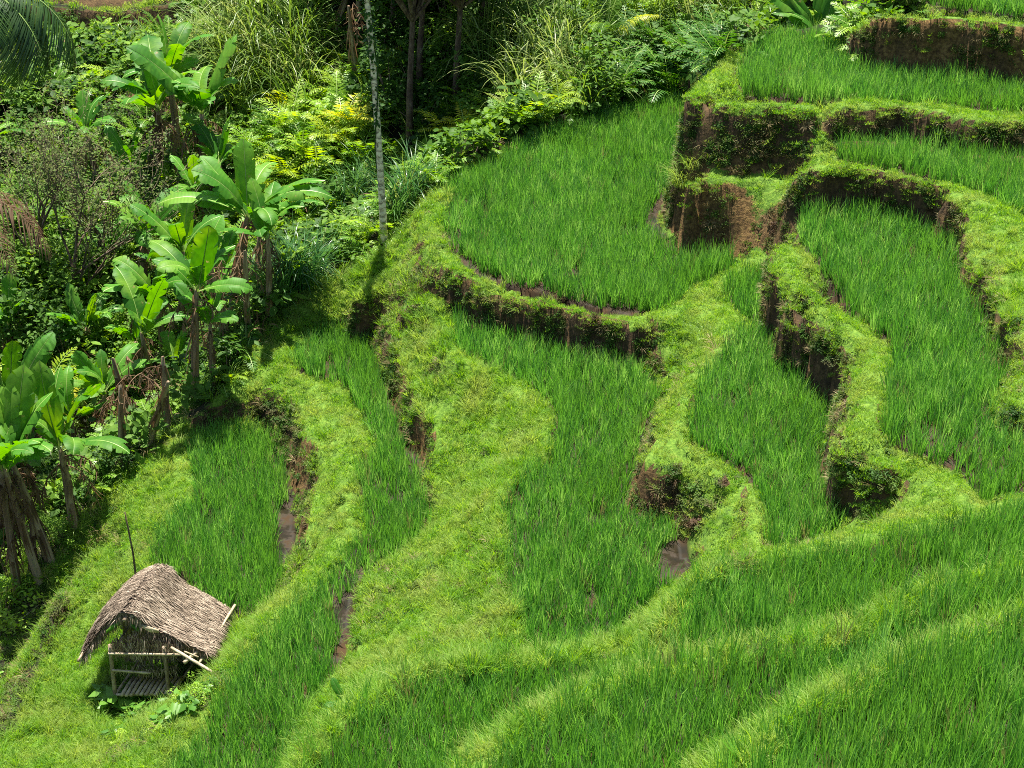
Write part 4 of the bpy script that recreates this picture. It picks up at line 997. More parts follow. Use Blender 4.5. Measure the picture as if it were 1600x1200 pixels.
for k in range(420):
    zz = rnd.uniform(5.0, 9.4) if rnd.random() < .8 else rnd.uniform(3.2, 5.0); tq = zz / Hh; q = rnd.uniform(0, 6.283); rr_ = rnd.uniform(.05, .08 + .12 * max(0, (zz - 5) / 4.4))
    p = np.array([(ptop.x - b.x) * tq + .12 * math.sin(tq * 3.1) + rr_ * math.cos(q), (ptop.y - b.y) * tq + rr_ * math.sin(q), zz]); d = np.array([math.cos(q), math.sin(q), rnd.uniform(-1.6, .2)]); d /= np.linalg.norm(d)
    sd = np.cross(d, [0, 0, 1]); sd /= np.linalg.norm(sd); ln = rnd.uniform(.08, .2); k0 = len(V)
    V += [tuple(p), tuple(p + d * ln * .5 + sd * ln * .3), tuple(p + d * ln), tuple(p + d * ln * .5 - sd * ln * .3)]; F.append((k0, k0 + 1, k0 + 2, k0 + 3))
vn.add(V, F, 0); cl_ = link(bpy.data.objects.new("climber", vn.mesh("climber", [M_BUSH], False))); cl_.location = b; tag(cl_, "leafy climber wrapped round the upper trunk of the slender palm", "climber")
# ---- coconut palms left of the frame whose fronds hang into the picture
CF = [palm_frond_mesh("palm_frond", 4.2, 1.1, .7, 2.3, 70, .055, 1.9, [M_COCO_BACKLIT, M_RIB]), palm_frond_mesh("palm_frond", 4.0, 1.1, 1.1, 1.9, 70, .055, 1.9, [M_COCO_BACKLIT, M_RIB])]
CD = [palm_frond_mesh("dry_frond", 3.4, .7, 1.5, 1.5, 46, .04, 1.6, [M_DEAD, M_DEAD])]
def coconut(u, v, z_top, t_, label, extra, dead):
    b_ = (v - 600.0) / F_PX; p = Vector((t_ * (u - 800) / F_PX, t_ * (CP - b_ * SP), CAM_Z - t_ * (SP + b_ * CP)))
    base = Vector((p.x - .8, p.y + .6, 0)); base.z = float(height(base.x, base.y)); H_ = p.z - base.z
    root = empty("coconut_palm", base); tag(root, label, "palm")
    mb = MB(); mb.tube([(.8 * t * t, -.6 * t * t, H_ * t) for t in (0, .1, .3, .5, .7, .85, 1)], [.26, .2, .17, .15, .14, .13, .13], 12); mb.build("trunk", M_BARK, root)
    for q, k, s, tl in extra:
        f = link(bpy.data.objects.new("frond", CF[k]), root); f.location = (.8, -.6, H_); f.rotation_euler = (0, tl, math.radians(q)); f.scale = (s,) * 3
    for q, s in dead:
        f = link(bpy.data.objects.new("dry_frond", CD[0]), root); f.location = (.8, -.6, H_ - .15); f.rotation_euler = (0, 0, math.radians(q)); f.scale = (s,) * 3
coconut(-62, -34, 0, 48, "coconut palm beyond the left edge with dark fronds hanging over the top left corner",
        [(-5, 1, 1.0, .4), (12, 1, .9, .65), (-25, 1, .95, .55), (-14, 1, .85, .85), (4, 1, .8, .75), (-38, 1, .9, .7), (80, 0, 1, 0), (120, 1, 1, 0), (160, 0, 1, 0), (200, 1, 1, 0), (240, 0, 1, 0), (-60, 1, .9, 0)], [])
coconut(-125, 275, 0, 46, "lower palm beyond the left edge whose dry brown frond hangs into view",
        [(150, 0, .7, 0), (200, 1, .7, 0), (110, 1, .7, 0), (250, 0, .7, 0)], [(-10, 1.15), (8, 1.0), (-35, 1.1), (-22, .9)])
# small palm at the top centre
root = empty("young_palm", jhit(945, 110)); tag(root, "young palm with upright dark fronds at the top right of centre", "palm")
mb = MB(); mb.tube([(0, 0, 0), (.02, 0, .5), (0, 0, 1.0)], [.13, .11, .08], 9); mb.build("trunk", M_BARK, root)
YP = [palm_frond_mesh("palm_frond", 2.4, .55, .15, .9, 36, .05, .8), palm_frond_mesh("palm_frond", 2.3, .5, .5, 1.6, 36, .05, .9)]
YY = palm_frond_mesh("yellow_frond", 2.1, .5, .7, 1.2, 36, .05, 1.0, [M_FERNY, M_RIB])
for q, k in [(80, 0), (200, 0), (150, 1), (-100, 1), (100, 0), (40, 0), (-60, 1), (250, 1)]:
    f = link(bpy.data.objects.new("frond", YP[k]), root); f.location = (0, 0, .95); f.rotation_euler = (rnd.gauss(0, .1), 0, math.radians(q))
f = link(bpy.data.objects.new("yellow_frond", YY), root); f.location = (0, 0, .95); f.rotation_euler = (0, 0, math.radians(8)); tag(f, "yellow arching frond")

# ---- trees standing above the picture whose crowns shade the hollow
def crown_mesh(name, mat, R, H, n, l=(.16, .3), ncl=34):
    V, F = [], []
    cl = []
    for k in range(ncl):
        q = rnd.uniform(0, 6.283); r = R * rnd.random() ** .6; cl.append((r * math.cos(q), r * math.sin(q), rnd.uniform(-.5, .5) * H * (1 - .5 * r / R), rnd.uniform(.35, .75)))
    for k in range(n):
        cx, cy, cz, cr = rnd.choice(cl); p = np.array([rnd.gauss(0, 1) for _ in range(3)]); p = p / np.linalg.norm(p) * cr * rnd.uniform(.4, 1.1) + (cx, cy, cz)
        d = np.array([rnd.gauss(0, 1), rnd.gauss(0, 1), rnd.gauss(-.2, .5)]); d /= np.linalg.norm(d); s = np.cross(d, [rnd.gauss(0, .4), rnd.gauss(0, .4), 1]); s /= np.linalg.norm(s)
        ln = rnd.uniform(*l); w = ln * .27; k0 = len(V)
        V += [tuple(p), tuple(p + d * ln * .5 + s * w), tuple(p + d * ln), tuple(p + d * ln * .5 - s * w)]; F.append((k0, k0 + 1, k0 + 2, k0 + 3))
    return mesh_np(name, V, F, [mat]), cl
def tree(u, v, h, R, label, n=2600):
    p = jhit(u, v); root = empty("broadleaf_tree", p); tag(root, label, "tree", "shade trees above the dark hollow")
    me_, cl = crown_mesh("tree_crown", M_BUSH, R, 2.2, n)
    c = link(bpy.data.objects.new("crown", me_), root); c.location = (.3, 0, h)
    mb = MB(); mb.tube([(0, 0, -.2), (.05, .05, h * .3), (.2, 0, h * .65), (.3, 0, h * .95)], [.15, .10, .085, .06], 9)
    for cx, cy, cz, _ in cl[:14]: mb.tube([(.2, 0, h * .65), (.3 + cx * .5, cy * .5, h * .8 + cz * .3), (.3 + cx, cy, h + cz)], [.07, .045, .015], 5, 0, False)
    mb.build("trunk", M_BARK, root)
def shade(u, v, R, label):
    p = jhit(u, v); tree(u, v, CAM_Z - .302 * p.y + 1.75 - p.z, R, label, 3000)
shade(612, 60, 2.0, "shade tree nearest to the pale palm trunk at the top")
shade(690, 25, 2.3, "shade tree with its trunk at the top of the dark hollow")
shade(752, 70, 1.7, "shade tree at the right side of the dark hollow")
shade(655, 150, 2.2, "shade tree rooted in the middle of the dark hollow")
shade(712, 175, 2.0, "shade tree rooted low on the right of the dark hollow")
shade(640, 235, 1.9, "shade tree rooted lowest beside the palm")
shade(540, 15, 1.6, "shade tree left of the palm at the top edge")
# ---- the bare twiggy tree
M_OLIVE = leaf_mat("sparse_olive_leaf", [(.045, .075, .015), (.09, .15, .025), (.16, .23, .04)], (.12, .11, .04), .35, 1.0, .15, .55)
M_TWIGR = plain_mat("reddish_twig", [(.05, .035, .022), (.14, .105, .065), (.28, .22, .15)], 3, .85)
def bare_tree(u, v, h, s, label, leafy=2):
    root = empty("bare_tree", jhit(u, v)); tag(root, label, "tree")
    mb = MB(); tw = MB(); tips = []
    def grow(p, d, L_, r, lev):
        q = [np.array(p)]
        for i in range(3):
            d = d + np.array([rnd.gauss(0, .14), rnd.gauss(0, .14), rnd.gauss(.06, .06)]); d = d / np.linalg.norm(d); q.append(q[-1] + d * L_ / 3)
        (mb if lev < 2 else tw).tube(q, [r, r * .85, r * .7, r * .5], 6 if lev < 2 else 3, 0, False)
        if lev >= 2: tips.extend(q[1:])
        if lev >= 5: return
        for k in range([6, 3, 3, 2, 2][lev]):
            t = rnd.choice([1, 2, 3]) if k else 3; e = d + np.array([rnd.gauss(0, .55), rnd.gauss(0, .55), rnd.gauss(.15, .25)]); e /= np.linalg.norm(e)
            grow(q[t], e, L_ * rnd.uniform(.6, .88), max(.008, r * .52), lev + 1)
    grow((0, 0, -.1), np.array([.05, 0, 1.]), h * .3, .09, 0)
    mb.build("trunk", M_BARK, root); tw.build("twigs", M_TWIGR, root)
    V, F = [], []
    for p in tips:
        for k in range(leafy):
            if rnd.random() < .35: continue
            d = np.array([rnd.gauss(0, 1), rnd.gauss(0, 1), rnd.gauss(0, .5)]); d /= np.linalg.norm(d); sd = np.cross(d, [0, 0, 1]); sd /= np.linalg.norm(sd) + 1e-6
            c = p + np.array([rnd.gauss(0, .10) for _ in range(3)]); ln = rnd.uniform(.07, .15); k0 = len(V)
            V += [tuple(c), tuple(c + d * ln * .5 + sd * ln * .3), tuple(c + d * ln), tuple(c + d * ln * .5 - sd * ln * .3)]; F.append((k0, k0 + 1, k0 + 2, k0 + 3))
    link(bpy.data.objects.new("foliage", mesh_np("foliage", V, F, [M_OLIVE])), root)
bare_tree(118, 500, 8.2, 1, "nearly leafless twiggy tree with reddish branches at left")
bare_tree(62, 430, 7.0, 1, "second twiggy tree left behind the reddish one")
bare_tree(160, 450, 6.0, 1, "low twiggy tree with pale crooked branches right of the reddish one")
# ================================================================ THE THATCHED HUT
def at_y(u, v, y):
    b = (v - 600.0) / F_PX; t = y / (CP - b * SP)
    return np.array((t * (u - 800.0) / F_PX, y, CAM_Z - t * (SP + b * CP)))
def island_mat(name, cols, rough=.75, trans=0.0):
    m, nt, N, L = new_mat(name); geo = N.new("ShaderNodeNewGeometry")
    nz = noise(N, L, 2.2, 4, geo.outputs['Position'], .6)
    w = math_n(N, L, 'ADD', math_n(N, L, 'MULTIPLY', geo.outputs['Random Per Island'], .6), math_n(N, L, 'MULTIPLY', nz, .5))
    c = ramp(N, L, w, cols, [.15 + .75 * i / (len(cols) - 1) for i in range(len(cols))])
    p = N.new("ShaderNodeBsdfPrincipled"); p.inputs['Roughness'].default_value = rough; p.inputs['Specular IOR Level'].default_value = .2
    L.new(c, p.inputs['Base Color']); o = N.new("ShaderNodeOutputMaterial"); L.new(p.outputs[0], o.inputs[0]); return m
M_THATCH = island_mat("thatch", [(.028, .02, .015), (.12, .088, .06), (.25, .19, .135), (.44, .36, .27)])
M_THDARK = plain_mat("old_thatch", [(.05, .034, .022), (.14, .095, .06), (.22, .16, .10)], 12, .9)
M_BAMB = plain_mat("dry_bamboo", [(.20, .15, .09), (.42, .34, .22), (.55, .47, .33)], 6, .5, (1, 1, 1), .2)
M_POST = plain_mat("weathered_wood", [(.12, .085, .055), (.28, .21, .14), (.42, .34, .24)], 8, .8, None, .4)
YH = at(225, 1095, 0)[1]; YF, YB = YH - .08, YH + 1.75
hutp = np.array([at(225, 1095, 0)[0], YH, 0.0]); hutp[2] = float(height(hutp[0], hutp[1]))
hut = empty("thatched_hut", Vector(hutp)); tag(hut, "small bamboo field hut with a sagging grey brown thatched roof", "hut")
rel = lambda p: np.asarray(p, float) - hutp
front = [at_y(u, v, YF + dy) for u, v, dy in [(130, 1026, .25), (146, 1000, .15), (165, 976, .08), (188, 957, 0), (212, 962, 0), (245, 985, -.05), (282, 1001, -.1), (322, 1020, -.15)]]
mid = [at_y(u, v, YF + .9 + dy) for u, v, dy in [(146, 982, .1), (165, 950, .1), (188, 928, .05), (214, 915, 0), (238, 916, 0), (268, 944, -.05), (302, 966, -.1), (340, 988, -.12)]]
back = [at_y(u, v, YB + dy) for u, v, dy in [(172, 962, .1), (190, 928, .05), (212, 900, 0), (240, 885, 0), (264, 887, 0), (289, 913, 0), (318, 928, 0), (353, 949, -.05)]]
A = np.array([front, mid, back])                      # [3, 8, 3]
def roofp(s, t):
    """s 0..1 front to back, t 0..1 left eave to right eave"""
    w = t * 7; i = min(int(w), 6); f = w - i
    f_ = f * f * (3 - 2 * f) * .3 + f * .7
    R3 = A[:, i] * (1 - f_) + A[:, i + 1] * f_
    q = np.array([2 * (s - .5) * (s - 1), 4 * s * (1 - s), 2 * s * (s - .5)])
    return (q[:, None] * R3).sum(0)
ns, ntt = 14, 28
G_ = np.array([[rel(roofp(i / ns, j / ntt)) for j in range(ntt + 1)] for i in range(ns + 1)])
Vt = G_.reshape(-1, 3); Vb = Vt - np.array([0, 0, .09]); nv = len(Vt); F = []
ix = lambda i, j: i * (ntt + 1) + j
for i in range(ns):
    for j in range(ntt):
        F.append((ix(i, j), ix(i, j + 1), ix(i + 1, j + 1), ix(i + 1, j))); F.append(tuple(nv + q for q in (ix(i, j), ix(i + 1, j), ix(i + 1, j + 1), ix(i, j + 1))))
for j in range(ntt):
    F.append((ix(0, j + 1), ix(0, j), nv + ix(0, j), nv + ix(0, j + 1))); F.append((ix(ns, j), ix(ns, j + 1), nv + ix(ns, j + 1), nv + ix(ns, j)))
for i in range(ns):
    F.append((ix(i, 0), ix(i + 1, 0), nv + ix(i + 1, 0), nv + ix(i, 0))); F.append((ix(i + 1, ntt), ix(i, ntt), nv + ix(i, ntt), nv + ix(i + 1, ntt)))
mb = MB(); mb.add(np.vstack([Vt, Vb]), F, 0)
V, F = [], []
RIDGE_T = .47
for k in range(13000):
    s = rnd.uniform(-.01, 1.01); s = min(1, max(0, s)); t = rnd.random()
    sgn = 1 if t > RIDGE_T else -1
    ln = rnd.uniform(.2, .45); p = rel(roofp(s, t)); t2 = min(1, max(0, t + sgn * .06)); d = rel(roofp(min(1, max(0, s + rnd.gauss(0, .012))), t2)) - p
    if np.linalg.norm(d) < 1e-3: d = np.array([sgn * .5, -.1, -.4])
    d /= np.linalg.norm(d); d += np.array([rnd.gauss(0, .09), rnd.gauss(0, .13), rnd.gauss(0.0, .05)])
    sd = np.cross(d, [0, 0, 1]); sd /= np.linalg.norm(sd) + 1e-6; up = np.cross(sd, d); up = up * (1 if up[2] > 0 else -1)
    w = rnd.uniform(.005, .011); o_ = up * rnd.uniform(.004, .03)
    a = p + o_ - d * ln * .3; b = p + o_ + up * .012 + d * ln * .25; c = p + o_ + d * ln * .7 - np.array([0, 0, .05 * ln])
    n0 = len(V); V += [tuple(a - sd * w), tuple(a + sd * w), tuple(b + sd * w), tuple(b - sd * w), tuple(c)]
    F += [(n0, n0 + 1, n0 + 2, n0 + 3), (n0 + 3, n0 + 2, n0 + 4, -1)]
def fringe(s, t, down, out, n, l=(.1, .3)):
    for k in range(n):
        ss, tt_ = s(), t(); p = rel(roofp(ss, tt_)) - np.array([0, 0, rnd.uniform(0, .08)])
        d = np.array(out) * rnd.uniform(.2, 1) + np.array([rnd.gauss(0, .25), rnd.gauss(0, .2), -down]); d /= np.linalg.norm(d); ln = rnd.uniform(*l)
        sd = np.cross(d, [rnd.gauss(0, 1), rnd.gauss(0, 1), .3]); sd /= np.linalg.norm(sd); w = rnd.uniform(.005, .01)
        n0 = len(V); V.extend([tuple(p - sd * w), tuple(p + sd * w), tuple(p + d * ln)]); F.append((n0, n0 + 1, n0 + 2, -1))
fringe(rnd.random, lambda: 1.0, .7, (1, -.2, 0), 700, (.08, .3))
fringe(rnd.random, lambda: RIDGE_T + rnd.uniform(-.02, .02), -.5, (.3, -.3, 0), 260, (.06, .16))
fringe(rnd.random, lambda: 0.0, 1.2, (-1, 0, 0), 350)
fringe(lambda: 0.0, rnd.random, 1.6, (0, -.6, 0), 1000, (.08, .36))
fringe(lambda: rnd.uniform(0, .06), rnd.random, .6, (0, -1, .4), 300, (.1, .3))
fringe(lambda: 1.0, rnd.random, .6, (0, 1, 0), 250, (.05, .15))
mb.add(V, F, 1)
roof = mb.build("roof", [M_THDARK, M_THATCH], hut, False)
def pole_part(name, pts, r, mat=None, seg=8):
    mb = MB(); P = [rel(p) for p in pts]
    if len(P) == 2: P = [P[0] * (1 - k / 6) + P[1] * k / 6 for k in range(7)]
    n_ = len(P); rr = [r * (1.1 if 0 < q < n_ - 1 and q % 2 else .95) for q in range(n_)] if mat is M_BAMB or mat is None else [r * (1.08 - .12 * q / n_) for q in range(n_)]
    mb.tube(P, rr, seg); return mb.build(name, mat or M_BAMB, hut)
gz = lambda x, y: float(height(x, y)) - .15
def post(u, v, ztop, y):
    p = at_y(u, v, y); pole_part("post", [(p[0] + rnd.uniform(-.02, .02), y, gz(p[0], y)), (p[0] + rnd.uniform(-.04, .04), y + .02, ztop)], .042, M_POST)
    return p
zt = 1.25 + hutp[2]
YP = YH - .32
post(182, 1096, zt + .45, YP); post(266, 1092, zt + .4, YP); post(222, 1050, zt + .5, YH + 1.05); post(302, 1045, zt - .6, YH + 1.0)
X0 = at_y(180, 1080, YP)[0]; X1 = at_y(270, 1080, YP)[0]; SH = at_y(222, 1050, YH + 1.05)[0] - at_y(182, 1090, YH)[0]
zp = at_y(225, 1080, YP)[2]; zr = at_y(225, 1046, YP)[2]; zu = at_y(225, 1019, YP)[2]
pole_part("rail", [(X0 - .04, YP - .05, zu), (X1 + .25, YP - .05, zu - .03)], .028)
pole_part("rail", [(X0, YP - .05, zr + .02), (X0 + (X1 - X0) * .66, YP - .05, zr - .06)], .026)
pole_part("rail", [(X0 + .02, YP - .05, zp - .05), (X1, YP - .05, zp - .05)], .03)
pole_part("rail", [(X0 + .02, YP, zp - .05), (X0 + SH, YH + 1.05, zp - .05)], .03)
pole_part("rail", [(X1 - .02, YP, zp - .05), (X1 + SH, YH + 1.0, zp - .05)], .03)
pole_part("rail", [(X0 + .02, YP, zu), (X0 + SH, YH + 1.05, zu + .05)], .028)
pole_part("rail", [(X1 - .02, YP, zu), (X1 + SH, YH + 1.0, zu)], .028)
# bamboo slat platform
mb = MB(); ny = 11
for k in range(ny):
    x = X0 + .16 + (X1 - X0 - .2) * k / (ny - 1); tz = rnd.uniform(-.008, .008)
    mb.tube([rel((x, YP - .12 + rnd.uniform(-.05, .03), zp + tz)), rel((x + SH * .2, YP + .22, zp + tz)), rel((x + SH * .42, YP + .5, zp + tz))], .038, 7)
mb.build("platform", M_BAMB, hut)
# poles lashed under the roof
RE = lambda s: roofp(s, 1.0)
pole_part("eave_pole", [RE(-.0) + (-.12, -.18, -.12), RE(1.0) + (.18, .12, -.02)], .03)
pole_part("cross_pole", [at_y(268, 1012, YH - .35), at_y(359, 1066, 31.35)], .032)
pole_part("cross_pole", [at_y(287, 1036, YH - .45), at_y(309, 1018, YH - .2)], .04)
pole_part("cross_pole", [at_y(333, 957, YB + .0), at_y(366, 974, YB - .15)], .028)
pole_part("cross_pole", [at_y(288, 1018, YH - .35), at_y(310, 1027, YH - .35)], .02)
pole_part("eave_pole", [at_y(122, 1033, YF + .05), at_y(150, 985, YF + 1.0)], .026, M_POST)
pole_part("ridge_pole", [rel_ + 0 for rel_ in [roofp(0, RIDGE_T) + (0, -.12, -.1), roofp(1, RIDGE_T) + (0, 0, -.12)]], .035, M_POST)
for s in (.1, .5, .9):
    for t in (.2, .75):
        pole_part("rafter", [roofp(s, RIDGE_T) - (0, 0, .13), roofp(s, t) - (0, 0, .13), roofp(s, 1.0 if t > .5 else 0.0) - (0, 0, .12)], .022, M_POST, 6)
# straw stuffed under the gable and hanging from the rails
V, F = [], []
for k in range(1500):
    u = rnd.uniform(0, 1); x = X0 + .02 + (X1 - X0 + .1) * u
    if rnd.random() < .6: z = zu + rnd.uniform(-.05, .42) * (1 - abs(u - .4)); ln = rnd.uniform(.12, .32)
    else: z = (zr if rnd.random() < .4 else zu) - rnd.uniform(0, .1); ln = rnd.uniform(.1, .28); 
    if z < zu - .02 and u < .35 and rnd.random() < .7: continue
    y = YP + rnd.uniform(-.04, .25); d = np.array([rnd.gauss(0, .35), rnd.gauss(0, .15), -1.0]); d /= np.linalg.norm(d); p = rel((x, y, z)); w = rnd.uniform(.006, .012)
    n0 = len(V); V += [tuple(p - (w, 0, 0)), tuple(p + (w, 0, 0)), tuple(p + d * ln)]; F.append((n0, n0 + 1, n0 + 2))
for k in range(1300):
    t = rnd.uniform(.03, .9); p = rel(roofp(rnd.uniform(.10, .22), t)) - (0, 0, .1); low_ = max(.1, min(.5, float(p[2]) - (zr - hutp[2]) + .1))
    ln = rnd.uniform(.12, low_ + .05); d = np.array([rnd.gauss(0, .2), rnd.gauss(0, .1), -1.0]); d /= np.linalg.norm(d); w = rnd.uniform(.007, .015)
    n0 = len(V); V += [tuple(p - (w, 0, 0)), tuple(p + (w, 0, 0)), tuple(p + d * ln)]; F.append((n0, n0 + 1, n0 + 2))
link(bpy.data.objects.new("straw_infill", mesh_np("straw_infill", V, F, [M_THATCH])), hut)
V, F = [], []
for k in range(2400):
    u = rnd.random(); x = X0 + SH - .35 + (X1 - X0 + .55) * u; z = zp + .15 + rnd.random() * (1.15 - .85 * u); ln = rnd.uniform(.2, .45)
    y = YH + 1.0 + rnd.uniform(-.04, .04); d = np.array([rnd.gauss(0, .12), rnd.gauss(0, .08), -1.0]); d /= np.linalg.norm(d); p = rel((x, y, z)); w = rnd.uniform(.012, .024)
    n0 = len(V); V += [tuple(p - (w, 0, 0)), tuple(p + (w, 0, 0)), tuple(p + d * ln + (w, 0, 0)), tuple(p + d * ln - (w, 0, 0))]; F.append((n0, n0 + 1, n0 + 2, n0 + 3))
link(bpy.data.objects.new("back_panel", mesh_np("back_panel", V, F, [M_THATCH])), hut)
# green leaf strips and a pale sheath tucked into the front gable
def strip(name, pts, w, mat):
    P = [rel(p) for p in pts]; V, F = [], []
    for i, p in enumerate(P):
        ww = w * (1 - .5 * abs(2 * i / (len(P) - 1) - 1)); V += [tuple(p + (0, 0, ww)), tuple(p + (0, -.03, -ww)), tuple(p + (0, .02, ww)), tuple(p + (0, -.01, -ww))]
    for i in range(len(P) - 1):
        k = 4 * i; F += [(k, k + 1, k + 5, k + 4), (k + 2, k + 6, k + 7, k + 3), (k, k + 4, k + 6, k + 2), (k + 1, k + 3, k + 7, k + 5)]
    o = link(bpy.data.objects.new(name, mesh_np(name, V, F, [mat], None, False)), hut); return o
strip("leaf_strip", [at_y(166, 987, YF - .02), at_y(176, 980, YF - .04), at_y(187, 972, YF - .02)], .05, M_BANANA)
strip("leaf_strip", [at_y(204, 975, YF - .03), at_y(213, 982, YF - .05), at_y(222, 984, YF - .03)], .05, M_BANANA)
strip("pale_sheath", [at_y(221, 977, YF - .03), at_y(233, 983, YF - .1), at_y(248, 986, YF - .1)], .055, M_BAMB)

# ---- thin stick standing behind the hut
b0 = hit(212, 915); b0.z -= .2; tp = at_y(197, 800, b0.y - .05)
mb = MB(); mb.tube([(0, 0, 0)] + [tuple((np.array(tp) - np.array(b0)) * t + np.array([.04 * math.sin(4 * t), 0, 0])) for t in (.25, .5, .75, 1)], [.028, .026, .022, .02, .014], 7)
o = mb.build("stick", M_BARK); o.location = b0; tag(o, "thin dark stick standing upright in the grass behind the hut", "stick")
# ================================================================ SMALL PLANTS ON THE TERRACES
M_TARO = leaf_mat("broad_weed_leaf", [(.05, .15, .02), (.10, .24, .03), (.17, .33, .04)], None, .42, .5, .35, .4)
def taro_mesh(name, n=16, L_=(.12, .24), H=(.1, .35)):
    mb = MB(); V, F = [], []
    for k in range(n):
        q = rnd.uniform(0, 6.283); h = rnd.uniform(*H); r = rnd.uniform(.03, .2); tip = np.array([r * math.cos(q), r * math.sin(q), h])
        d = np.array([math.cos(q), math.sin(q), rnd.uniform(-.6, .2)]); d /= np.linalg.norm(d); s = np.array([-math.sin(q), math.cos(q), rnd.gauss(0, .2)]); ln = rnd.uniform(*L_); w = ln * .33
        k0 = len(V); a = tip - d * ln * .18
        V += [tuple(tip), tuple(a + s * w * .8), tuple(tip + d * ln * .35 + s * w - (0, 0, .02)), tuple(tip + d * ln), tuple(tip + d * ln * .35 - s * w - (0, 0, .02)), tuple(a - s * w * .8), tuple(tip + d * ln * .4 + (0, 0, .012))]
        F += [(k0, k0 + 1, k0 + 2, k0 + 6), (k0 + 6, k0 + 2, k0 + 3, -1), (k0 + 6, k0 + 3, k0 + 4, -1), (k0, k0 + 6, k0 + 4, k0 + 5)]
        mb.tube([(0, 0, 0), tip * .6 + (0, 0, .03), tip], [.008, .006, .004], 4, 0, False)
    mb.add(V, F, 0); return mb.mesh(name, [M_TARO])
TARO = [taro_mesh("broadleaf_weed") for _ in range(4)]
def one(name, me, u, v, s, label, cat, group=None, flat=1.0):
    o = bpy.data.objects.new(name, me); link(o); p = hit(u, v); place(o, (p[0], p[1], p[2] - .03), rnd.uniform(0, 6.28), s); o.scale[2] *= flat
    return tag(o, label, cat, group)
for u, v, s in [(175, 1103, 1.1), (198, 1102, 1.2), (222, 1104, 1.0), (245, 1096, .9), (262, 1105, 1.2), (288, 1090, .8), (300, 1108, .75), (278, 1118, 1.0), (318, 1085, .6), (240, 1120, .9), (205, 1125, .7), (258, 1135, .7), (180, 1150, .6)]:
    one("broadleaf_weed", rnd.choice(TARO), u, v, s * 1.35, "low broad leaved weed at the foot of the hut", "weed", "broad leaved weeds around the hut")
for u, v, s in [(330, 1080, .35), (312, 1100, .4), (285, 1105, .35), (225, 1128, .3), (190, 1160, .28), (250, 1150, .25)]:
    one("small_bush", rnd.choice(LBUSH), u, v, s, "small rounded bush in the grass just below the hut", "bush", "small bushes below the hut")
for u, v, s in [(12, 880, .9), (8, 930, 1.0), (-5, 975, 1.0), (25, 905, .6)]:
    o = bpy.data.objects.new("vine_bush", rnd.choice(LBUSH)); link(o); p = jhit(u, v + 25); place(o, (p[0], p[1], p[2]), 0, s); tag(o, "bright leafy bush at the left edge above the shaded ledge", "bush", "bright bushes at the left edge")
one("small_bush", LBUSH[0], 68, 968, .3, "little pale bush alone on the shaded ledge left of the hut", "bush")
banana(hit(-22, 1085), .25, [(15, 5, .7), (60, 0, .6), (140, 1, .6), (-40, 2, .5)], "young banana plant at the left edge with one bright leaf showing", .55, 0, group=None)
banana(hit(543, 1105), .12, [(60, 0, .55), (-30, 2, .5), (200, 3, .6), (110, 1, .6), (-110, 4, .5)], "tiny banana seedling on the grass bank at lower centre", .42, 0, group=None)
one("leafy_shrub", LBUSH[1], 1600, 128, .6, "bright leafy shrub against the soil wall at the right edge", "shrub")
one("leafy_shrub", FERNS[0], 1590, 150, .45, "drooping green fern below the bright shrub at the right edge", "fern")
TUS = [cane_mesh("grass_tussock", M_TALL, 150, (.25, .6), .28, .014, False) for _ in range(2)]
DTUS = [bush_mesh("weed_bush", M_WEED, 420, .36, .34, (.04, .09), 5) for _ in range(2)]
YT = cane_mesh("grass_tussock", M_GRASS, 190, (.4, .85), .3, .016, False)
one("grass_tussock", YT, 1070, 292, 1.1, "tall yellow green grass tussock on the left shoulder of the brown soil face", "grass tussock")
one("grass_tussock", YT, 1083, 262, .8, "smaller yellow green tussock above the one on the brown face shoulder", "grass tussock")
for u, v, s, lb in [(655, 450, 1.2, "dark tussock on the grass shoulder between the round paddy and the thin strip"), (632, 492, .7, "small dark tussock just above the eroded wall of the thin strip"),
                    (668, 440, 1.0, "dark tussock right beside the one on the grass shoulder"), (622, 548, 1.1, "dark tussock hanging over the top of the eroded wall"),
                    (645, 560, .9, "dark tussock right of the one over the eroded wall"), (495, 735, 1.1, "tussock with pale stalks on the wall right of the oval paddy"),
                    (480, 712, .9, "tussock above the pale stalked one right of the oval paddy"), (1095, 525, 1.1, "dark tussock on the grassy mound where four paddies meet"),
                    (1070, 520, .9, "smaller tussock left on the mound where four paddies meet"), (1240, 525, .9, "dark tussock on the bank above the hourglass paddy")]:
    one("grass_tussock", rnd.choice(TUS), u, v, s * .75, lb, "grass tussock", "grass tussocks on the terrace banks")
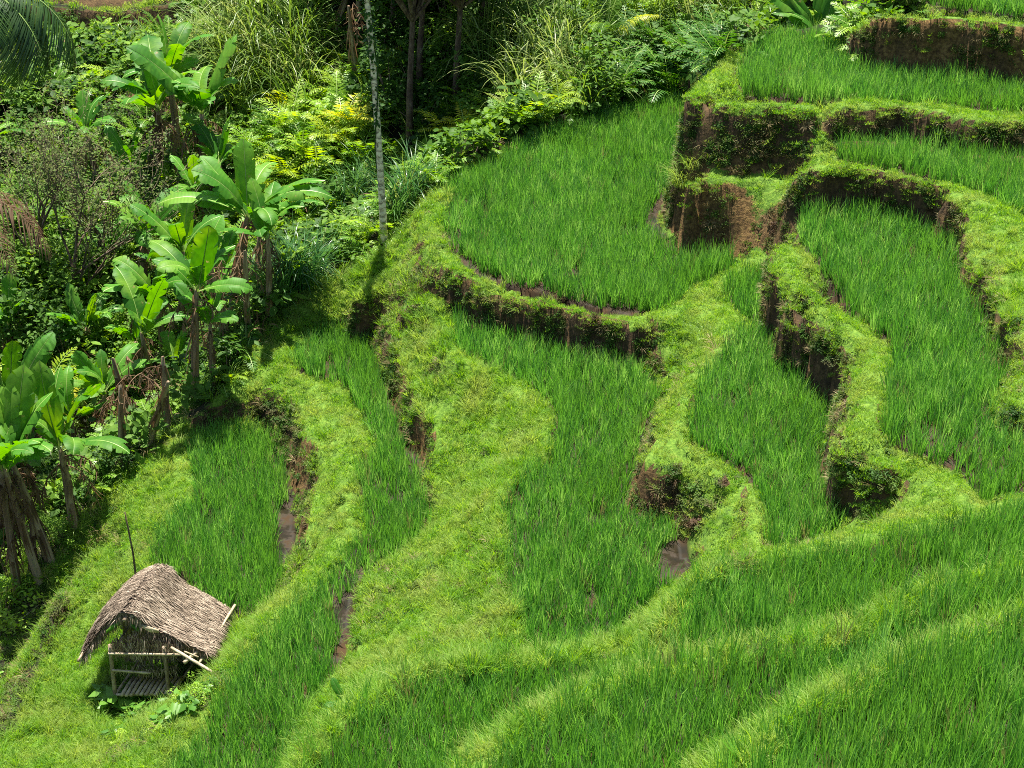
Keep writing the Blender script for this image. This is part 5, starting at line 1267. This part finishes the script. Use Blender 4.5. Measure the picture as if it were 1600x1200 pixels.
for u, v, s, g in [(425, 640, 1.2, 0), (445, 655, 1.2, 0), (460, 640, 1.0, 0), (440, 690, .9, 0), (470, 680, .9, 0), (620, 555, .8, 1), (1050, 760, 1.2, 2), (1085, 770, 1.2, 2), (1110, 790, 1.2, 2), (1090, 820, 1.0, 2), (1130, 760, 1.0, 2), (1060, 735, 1.0, 2),
                   (1340, 750, 1.2, 3), (1375, 745, 1.2, 3), (1350, 775, 1.1, 3), (1390, 760, 1.0, 3), (1330, 735, 1.0, 3), (1255, 530, 1.0, 4), (1285, 550, 1.0, 4), (1300, 575, .9, 4), (1590, 655, 1.1, 5), (1570, 660, 1.0, 5), (1555, 520, .9, 5), (1580, 560, .9, 5)]:
    lab = ["leafy weed bush on the wall above the oval paddy", "leafy weed bush on the eroded wall of the thin strip", "leafy weed bush in the hollow wall right of the central paddy", "leafy weed bush on the wall facing the hourglass paddy's lower end",
           "leafy weed bush on the wall facing the hourglass paddy's upper end", "leafy weed bush on the bank along the right edge"][g]
    one("weed_bush", rnd.choice(DTUS), u, v, s * .62, lab, "weed", "weed bushes on the terrace walls", .8)
# pale seeding grass along the crest and the ledge
SEED = [cane_mesh("seeding_grass", M_STRAW, 26, (.35, .75), .15, .012, False)]; SEED.append(cane_mesh("seeding_grass", M_TALL, 50, (.35, .8), .22, .02, False))
for u, v in [(135, 858), (150, 845), (128, 885), (120, 905), (160, 835), (140, 870), (118, 925)]:
    one("seeding_grass", SEED[rnd.random() < .5], u, v, .8, "pale seeding grass tuft leaning over the shaded ledge", "grass tuft", "seeding grass along the shaded ledge")
for k in range(26):
    q = k / 25; i = [(62, 892), (150, 775), (262, 668), (380, 565), (460, 455), (602, 392), (688, 284), (830, 212)]; w = q * 6.999; a = int(w); f = w - a
    one("seeding_grass", SEED[rnd.random() < .6], i[a][0] * (1 - f) + i[a + 1][0] * f + 6, i[a][1] * (1 - f) + i[a + 1][1] * f + 10, rnd.uniform(.6, 1.0), "pale seeding grass tuft on the crest facing the jungle", "grass tuft", "seeding grass along the jungle crest")
